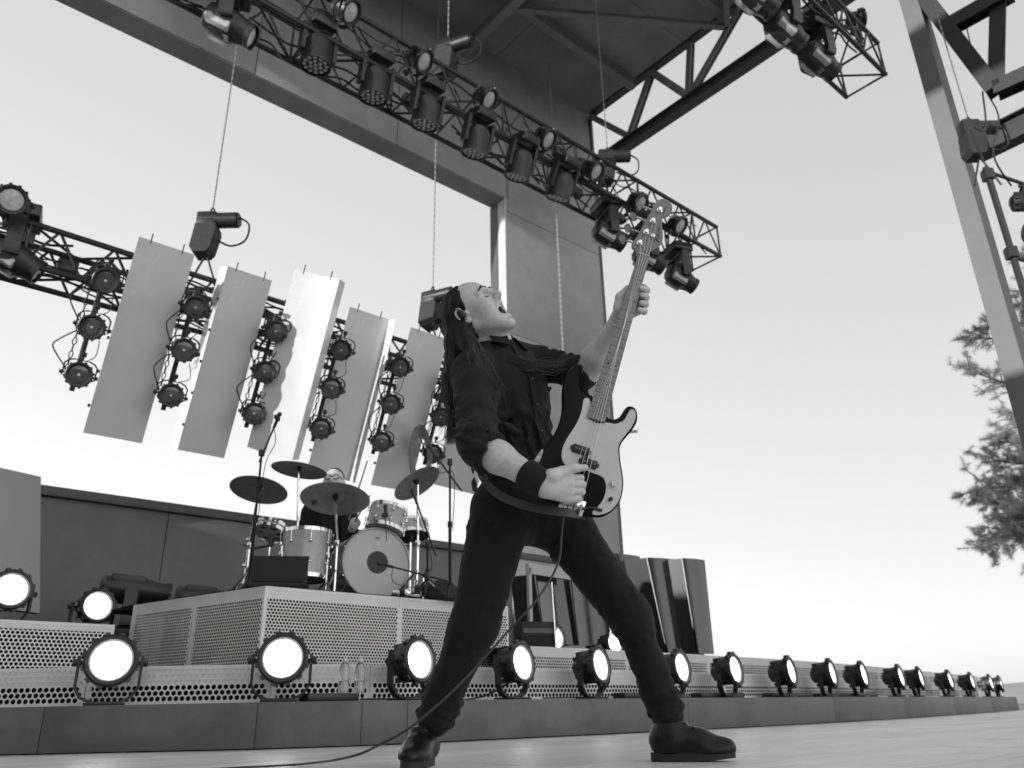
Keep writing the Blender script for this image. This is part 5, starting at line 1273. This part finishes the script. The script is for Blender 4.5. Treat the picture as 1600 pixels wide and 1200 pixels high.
# pedal, bag and bottle by the bass drum
o=fl(648,938,6.0); ped=thing('drum_pedal','chrome foot pedal and clamps beside the bass drum','pedal',Matrix.Translation(o))
for k in range(7):
    x=random.uniform(-.14,.12); y=random.uniform(-.1,.15); MB().box((x,y,.03+random.random()*.04),(.05,.04,.05),Matrix.Rotation(random.random()*3,4,'Z'),bev=.01).build('clamp',CHROME if k%2 else BLACK,ped)
MB().box((0,0,.012),(.10,.26,.012),bev=.004).cyl((-.05,.1,0),(-.05,.1,.2),.006,n=6).cyl((.05,.1,0),(.05,.1,.2),.006,n=6).build('foot_plate',CHROME,ped)
bag=SDF(); o=fl(695,940,6.15); bag.ell(o+Z*.03,(.17,.12,.10),k=.05).ell(o+Vector((-.04,0,.09)),(.10,.09,.07),k=.05).disp(waves(41,40,.008)); bag.plane(o+Z*.002,-Z)
bo_=sdf_obj('gear_bag',bag,o-Vector((.25,.2,.05)),o+Vector((.25,.2,.25)),.008,mat('black_bag',0.025,.7),None); tag(bo_,'crumpled black bag at the right front of the drum riser','bag')
GLASS=mat('clear_plastic',0.9,0.08,trans=0.95,spec=.5)
def bottle(o,label):
    t=thing('water_bottle',label,'bottle',Matrix.Translation(o))
    MB().lathe([(.028,.0),(.031,.01),(.031,.06),(.028,.065),(.031,.07),(.031,.12),(.025,.15),(.012,.165),(.012,.175)],16,Matrix.Rotation(math.radians(90),4,'X')).build('bottle_body',GLASS,t)
    MB().lathe([(.0135,.172),(.0135,.19),(.0001,.19)],12,Matrix.Rotation(math.radians(90),4,'X')).build('cap',mat('white_cap',.7,.4),t)
    return t
bottle(fl(726,941,6.0),'clear plastic bottle behind the black bag on the drum riser')
s,t=s_at(545,1060,.30)
bottle(P(s-.03,t,RZ+.045),'left of two clear bottles on the riser before the perforated step'); bottle(P(s+.06,t-.02,RZ+.045),'right of two clear bottles on the riser before the perforated step')
# ------------------------------------------------------------------ drummer
dr=thing('person','bespectacled drummer in a dark shirt behind the cymbals holding sticks','person')
dd_=7.0
def q3(u,v,d=dd_): return at(u,v,dep=d)
DB=SDF(); hd=q3(522,752,7.05)
DB.ell(hd,(.085,.10,.115),k=.02).rc(hd-Z*.09,q3(514,785),.055,.06,k=.03)
DB.ell(q3(510,830),(.20,.13,.28),k=.05).rc(q3(514,790),q3(485,797),.07,.07,k=.05).rc(q3(514,790),q3(545,797),.07,.07,k=.05)
DB.ell(q3(508,880),(.18,.15,.15),k=.05)
DB.rc(q3(545,797),q3(545,845,6.8),.06,.05,k=.02).rc(q3(545,845,6.8),q3(552,822,6.55),.045,.035,k=.02).ell(q3(555,817,6.5),(.045,.04,.045),k=.02)
DB.rc(q3(485,797),q3(470,850,6.9),.06,.05,k=.02).rc(q3(470,850,6.9),q3(490,835,6.6),.045,.035,k=.02).ell(q3(494,832,6.55),(.04,.04,.04),k=.02)
for i in range(4): DB.rc(q3(551,813+i*4,6.48),q3(559,812+i*4,6.47),.012,.010,k=.006)
DB.rc(q3(508,880),q3(560,905,6.75),.09,.075,k=.05).rc(q3(508,880),q3(460,905,6.75),.09,.075,k=.05).rc(q3(560,905,6.75),Vector((q3(560,905,6.7).x,q3(560,905,6.6).y,DZ+.05)),.07,.05,k=.03).rc(q3(460,905,6.75),Vector((q3(460,905,6.7).x,q3(460,905,6.6).y,DZ+.05)),.07,.05,k=.03)
DB.ell(hd+Vector((.0,-.095,-.01)),(.016,.025,.022),k=.02)
for s in (-1,1): DB.ell(hd+Vector((s*.086,0,-.01)),(.014,.025,.032),k=.01)
lo2=q3(510,850)-Vector((.45,.75,.55)); hi2=q3(510,830)+Vector((.45,.45,.75)); lo2.z=DZ-.01
sdf_obj('body',DB,lo2,hi2,.009,SKIN,dr)
DS=SDF(); DS.ell(q3(510,830),(.215,.145,.29),k=.05).rc(q3(514,792),q3(485,799),.08,.08,k=.05).rc(q3(514,792),q3(545,799),.08,.08,k=.05).ell(q3(508,885),(.19,.16,.13),k=.05)
DS.rc(q3(545,797),q3(545,845,6.8),.07,.062,k=.02).rc(q3(545,845,6.8),q3(550,830,6.62),.056,.048,k=.02).rc(q3(485,797),q3(470,850,6.9),.07,.062,k=.02).rc(q3(470,850,6.9),q3(486,840,6.65),.056,.048,k=.02)
DS.disp(waves(51,30,.006)); DS.plane(q3(514,783),Z)
sdf_obj('shirt',DS,lo2,hi2,.011,CLOTH,dr)
DH=SDF(); DH.ell(hd+Vector((0,.012,.012)),(.090,.106,.114),k=.02).plane(hd+Vector((0,0,.055)),Vector((0,-.55,-.8)),k=.01)
sdf_obj('hair',DH,hd-Vector((.14,.14,.14)),hd+Vector((.14,.14,.15)),.007,mat('short_grey_hair',.06,.6),dr)
GL=MB()
for s in (-1,1): GL.tube([hd+Vector((s*.036+.03*math.cos(a),-.105,.012+.022*math.sin(a))) for a in [k*math.pi/6 for k in range(12)]],.004,5,closed=True)
GL.cyl(hd+Vector((-.01,-.107,.014)),hd+Vector((.01,-.107,.014)),.003,n=5).cyl(hd+Vector((.064,-.10,.014)),hd+Vector((.09,0,.01)),.003,n=5).cyl(hd+Vector((-.064,-.10,.014)),hd+Vector((-.09,0,.01)),.003,n=5).build('spectacles',BLACK,dr,60)
WOOD=mat('drum_stick_wood',0.30,.5)
tag(MB().cyl(q3(548,826,6.5),q3(578,774,6.35),.008,.006,n=8).build('drumstick',WOOD,None),'drumstick in the raised hand pointing past the big cymbal','drumstick')
tag(MB().cyl(q3(545,812,6.6),q3(574,720,6.5),.008,.006,n=8).build('drumstick',WOOD,None),'long drumstick standing up behind the big cymbal','drumstick')
dth=thing('drum_stool','low round drum stool hidden behind the drums','stool',Matrix.Translation(Vector((q3(508,900).x,q3(508,900).y,DZ+.004))))
MB().lathe([(.0001,.44),(.16,.44),(.17,.42),(.17,.37),(.0001,.37)],24,Matrix.Rotation(math.radians(90),4,'X')).build('seat',BLACKP,dth); tripod(MB().cyl((0,0,.1),(0,0,.38),.015,n=8),Vector((0,0,0)),.2,.22,.01).build('legs',CHROME,dth)
# ------------------------------------------------------------------ standing glossy panels
def stand_panel(label,pts,base_z,lean=0.0,m_=MIRROR2,wt=.10):
    """pts: the two top corners and two bottom corners as stage points"""
    t=thing('standing_panel',label,'panel',None,'glossy panels standing on the platforms')
    a,b_,c,d=[Vector(p) for p in pts]; n_=(b_-a).cross(d-a).normalized()
    if n_.y<0: n_=-n_
    N=12; mb=MB(STG); vs=[]; 
    for (p,q) in ((a,b_),(d,c)):
        for i in range(N+1): vs.append(p.lerp(q,i/N)+n_*(-.02*math.sin(math.pi*i/N)))
    vs+=[v+n_*wt for v in vs]; q=N+1
    fs=[(i,i+1,q+i+1,q+i) for i in range(N)]+[(2*q+i,3*q+i,3*q+i+1,2*q+i+1) for i in range(N)]+[(i,2*q+i,2*q+i+1,i+1) for i in range(N)]+[(q+i,q+i+1,3*q+i+1,3*q+i) for i in range(N)]+[(0,q,3*q,2*q),(N,2*q+N,3*q+N,q+N)]
    mb.add(vs,fs).build('panel_sheet',m_,t,40)
    MB(STG).box((a+b_+c+d)/4*1.0+n_*(wt+.06)+Vector((0,0,-.1)),(.06,.08,(a.z-c.z)*.85)).build('rear_strut',BLACK,t,0)
    return t
def sp4(tl,tr_2,br_,bl,t): return [STG.inverted() @ at(*q,t=t) for q in (tl,tr_2,br_,bl)]
stand_panel('dark glossy panel standing on the left platform at the left edge',sp4((-90,713),(64,745),(62,958),(-90,940),6.7),.75,m_=MIRROR)
RT=6.4
for tl,tr2,br2,bl2,lab,tt in (((990,868),(1000,868),(1040,1021),(1000,1021),'pale slanted panel edge just right of the standing leg',6.5),((1014,872),(1056,876),(1079,1022),(1047,1021),'broad slanted glossy panel second from the right end',6.2),((1070,874),(1100,876),(1116,1022),(1097,1021),'narrow slanted glossy panel at the right end of the group',6.0)): 
    pass
PD=mat('dark_panel_back',0.02,0.35)
for tl,tr2,br2,bl2,lab,tt in (((955,864),(999,869),(1040,1020),(1000,1018),'pale slanted panel just right of the standing thigh',6.6),
     ((1013,871),(1056,874),(1080,1022),(1045,1022),'broad slanted glossy panel, second from the right end of the group',6.3),
     ((1068,872),(1101,875),(1116,1022),(1092,1022),'narrow slanted glossy panel at the right end of the group',6.1),
     ((838,897),(880,905),(896,1008),(852,1003),'glossy panel seen between the spread legs, left one',6.7),
     ((893,905),(945,915),(962,1012),(905,1008),'glossy panel seen between the spread legs, right one',6.7)):
    q=sp4(tl,tr2,br2,bl2,tt)
    tw=stand_panel(lab,q,.6,wt=.02)
    a=q[0]; d=q[3]; e=Vector((-.13,.30,0))*1.0
    MB(STG).add([a+Vector((-.002,.03,0)),a+e,d+e,d+Vector((-.002,.03,0)),a+Vector((-.006,.04,0))+e*.0+Vector((.012,0,0)),a+e+Vector((.012,0,0)),d+e+Vector((.012,0,0)),d+Vector((.01,.03,0))],[(0,1,2,3),(7,6,5,4),(0,4,5,1),(1,5,6,2),(2,6,7,3),(3,7,4,0)]).build('side_return',PD,tw,0)
q=sp4((826,880),(905,893),(905,908),(826,896),6.5)
cb_=thing('frame_bar','pale bar crossing above the panels between the legs','frame')
MB(STG).add([*q,*[p+Vector((0,.05,0)) for p in q]],[(0,1,2,3),(7,6,5,4),(0,4,5,1),(1,5,6,2),(2,6,7,3),(3,7,4,0)]).build('bar',mat('pale_bar',.4,.4,.3),cb_,0)
MB(STG).box(((q[0]+q[3])/2)+Vector((.02,.02,-.3)),(.04,.04,.62)).build('post',mat('pale_bar',.4,.4,.3),cb_,0)
# amplifier box behind the lamp between the legs
o=at(836,982,t=5.6); amp=thing('amplifier','black amplifier box behind the lamps between the legs','amplifier',yawm(Vector((o.x,o.y,.604)),Vector((.3,-1,0))))
MB().box((0,0,.17),(.34,.25,.26),bev=.01).box((0,0,.02),(.40,.28,.04)).build('cabinet',mat('textured_black',0.025,.7),amp)
MB().box((0,.127,.22),(.30,.006,.04)).build('control_strip',mat('strip_grey',.08,.4),amp,0); MB().box((0,.127,.12),(.30,.006,.13)).build('grille',mat('grille_black',.02,.8),amp,0)
for u0,lab in ((868,'slim chrome pole behind the lamp between the legs'),(955,'slim chrome pole beside the right knee')):
    o=at(u0,985,t=5.4); tag(MB().cyl((o.x,o.y,.60),(o.x-.02,o.y,1.25),.007,n=8).build('chrome_pole',CHROME,None),lab,'pole')
# cables heaped at the left end of the drum riser
hp_=MB(); rg=random.Random(9)
for k in range(14):
    c=fl(300+rg.uniform(-18,22),935,6.2); hp_.tube([c+Vector((.10*math.cos(a)*rg.uniform(.7,1.2),.10*math.sin(a),rg.uniform(.01,.07))) for a in [j*math.pi/5 for j in range(10)]],.008,5,closed=True)
tag(hp_.build('cable_heap',CABLE,None,60),'heap of black cables at the left end of the drum riser','cables')
# ------------------------------------------------------------------ pine trees at the right
BARK=mat('pine_bark',0.09,.9,var=.3,scale=12,bump=.5,bscale=30)
NEED=bpy.data.materials.new('pine_needles'); NEED.use_nodes=True; _n=NEED.node_tree; _n.nodes.clear()
_o=_n.nodes.new('ShaderNodeOutputMaterial'); _m=_n.nodes.new('ShaderNodeMixShader'); _d=_n.nodes.new('ShaderNodeBsdfDiffuse'); _t=_n.nodes.new('ShaderNodeBsdfTranslucent')
_d.inputs[0].default_value=(.38,.38,.38,1); _t.inputs[0].default_value=(.58,.58,.58,1); _m.inputs[0].default_value=.5
_n.links.new(_d.outputs[0],_m.inputs[1]); _n.links.new(_t.outputs[0],_m.inputs[2]); _n.links.new(_m.outputs[0],_o.inputs[0])
def pine(label,foot,limbs,seed,needle,nper,rl):
    """limbs: lists of world points; needles grow in tufts at the ends of the twigs"""
    rg=random.Random(seed); t=thing('pine_tree',label,'tree'); wood=MB()
    MB().tube(spline(limbs['trunk'],5),[.22*(1-.75*i/((len(limbs['trunk'])-1)*5)) for i in range((len(limbs['trunk'])-1)*5+1)],8).build('trunk',BARK,t)
    tips=[]
    for b_ in limbs['b']:
        pts=spline(b_,6); n=len(pts); wood.tube(pts,[rl*(1-.8*i/(n-1)) for i in range(n)],6)
        for i in range(3,n):
            for _ in range(3):
                d=(pts[i]-pts[i-1]).normalized(); v=(Vector((rg.gauss(0,1),rg.gauss(0,1),rg.gauss(0,1)+.2)).normalized()+d*.9).normalized()
                L=rg.uniform(.35,.95)*(1.15-.5*i/n)*needle/.16; e=pts[i]+v*L; m_=pts[i].lerp(e,.5)+Vector((0,0,.05)); wood.tube([pts[i],m_,e],[rl*.25,rl*.18,rl*.09],4)
                tips.append((e,v))
                for _k in range(4):
                    p=pts[i].lerp(e,rg.uniform(.3,.95)); v2=(v*.7+Vector((rg.gauss(0,.6),rg.gauss(0,.6),rg.gauss(.15,.6)))).normalized(); e2=p+v2*L*rg.uniform(.18,.4); wood.tube([p,e2],[rl*.10,rl*.06],3); tips.append((e2,v2))
        tips.append((pts[-1],d))
    wood.build('branch',BARK,t,60)
    T=np.array([list(a) for a,_ in tips]); Vv=np.array([list(b) for _,b in tips]); N=len(T); rs=np.random.RandomState(seed)
    P0=np.repeat(T,nper,0); V0=np.repeat(Vv,nper,0); P0=P0-V0*rs.uniform(0,needle*1.1,(len(P0),1)); dd=V0*rs.uniform(.1,.9,(len(P0),1))+rs.normal(0,.55,P0.shape); dd/=np.linalg.norm(dd,axis=1)[:,None]
    sd=np.cross(dd,rs.normal(size=dd.shape)); sd/=np.linalg.norm(sd,axis=1)[:,None]; sd*=needle*.028; L=needle*rs.uniform(.55,1.0,(len(P0),1))
    co=np.stack([P0-sd,P0+sd,P0+dd*L],1).reshape(-1,3).astype(np.float32); nf=len(P0)
    me=bpy.data.meshes.new('needles'); me.vertices.add(nf*3); me.vertices.foreach_set('co',co.ravel()); me.loops.add(nf*3); me.loops.foreach_set('vertex_index',np.arange(nf*3,dtype=np.int32)); me.polygons.add(nf); me.polygons.foreach_set('loop_start',np.arange(nf,dtype=np.int32)*3); me.update(calc_edges=True)
    me.materials.append(NEED); c=link('crown',me,t); c['kind']='stuff'
    return t
Y1=15.0
def a1(u,v,dy=0): return at(u+26,v,y=Y1+dy)
g1=a1(1760,700); tr1=[Vector((g1.x,g1.y,-1.4)),Vector((g1.x-.1,g1.y,3)),a1(1740,560),a1(1700,380)]
pine('pine tree with open needle tufts behind the foot of the pale column',None,dict(trunk=tr1,b=[[a1(1745,690),a1(1650,660,.3),a1(1570,610,.2),a1(1490,580)],[a1(1745,640),a1(1660,600,-.4),a1(1590,540,-.3),a1(1500,528)],[a1(1742,600),a1(1640,540,.5),a1(1570,505,.4),a1(1525,508)],[a1(1735,560),a1(1650,480,-.2),a1(1600,440)],[a1(1730,520),a1(1640,450,.4),a1(1585,470,.4)],[a1(1748,700),a1(1650,690,-.2),a1(1560,655)],[a1(1720,430),a1(1650,400,.2),a1(1590,400)]]),5,.15,34,.05)
Y1=27.0
g2=a1(1700,900); tr2_=[Vector((g2.x,g2.y,-1.4)),Vector((g2.x,g2.y,2)),a1(1690,820),a1(1650,700)]
pine('denser blurred pine tree lower down at the right edge',None,dict(trunk=tr2_,b=[[a1(1690,850),a1(1610,840,.4),a1(1555,835,.3),a1(1530,862)],[a1(1690,820),a1(1600,800,-.5),a1(1520,785)],[a1(1688,790),a1(1600,760,.6),a1(1505,765)],[a1(1680,760),a1(1600,730,-.4),a1(1530,720)],[a1(1670,740),a1(1600,700,.2),a1(1550,690)],[a1(1690,840),a1(1620,820,-.6),a1(1560,800,-.5)],[a1(1680,780),a1(1620,770,.2),a1(1570,760,.2)],[a1(1690,860),a1(1640,860),a1(1590,850)],[a1(1690,800),a1(1620,790,1),a1(1540,810,1)]]),8,.26,44,.07)
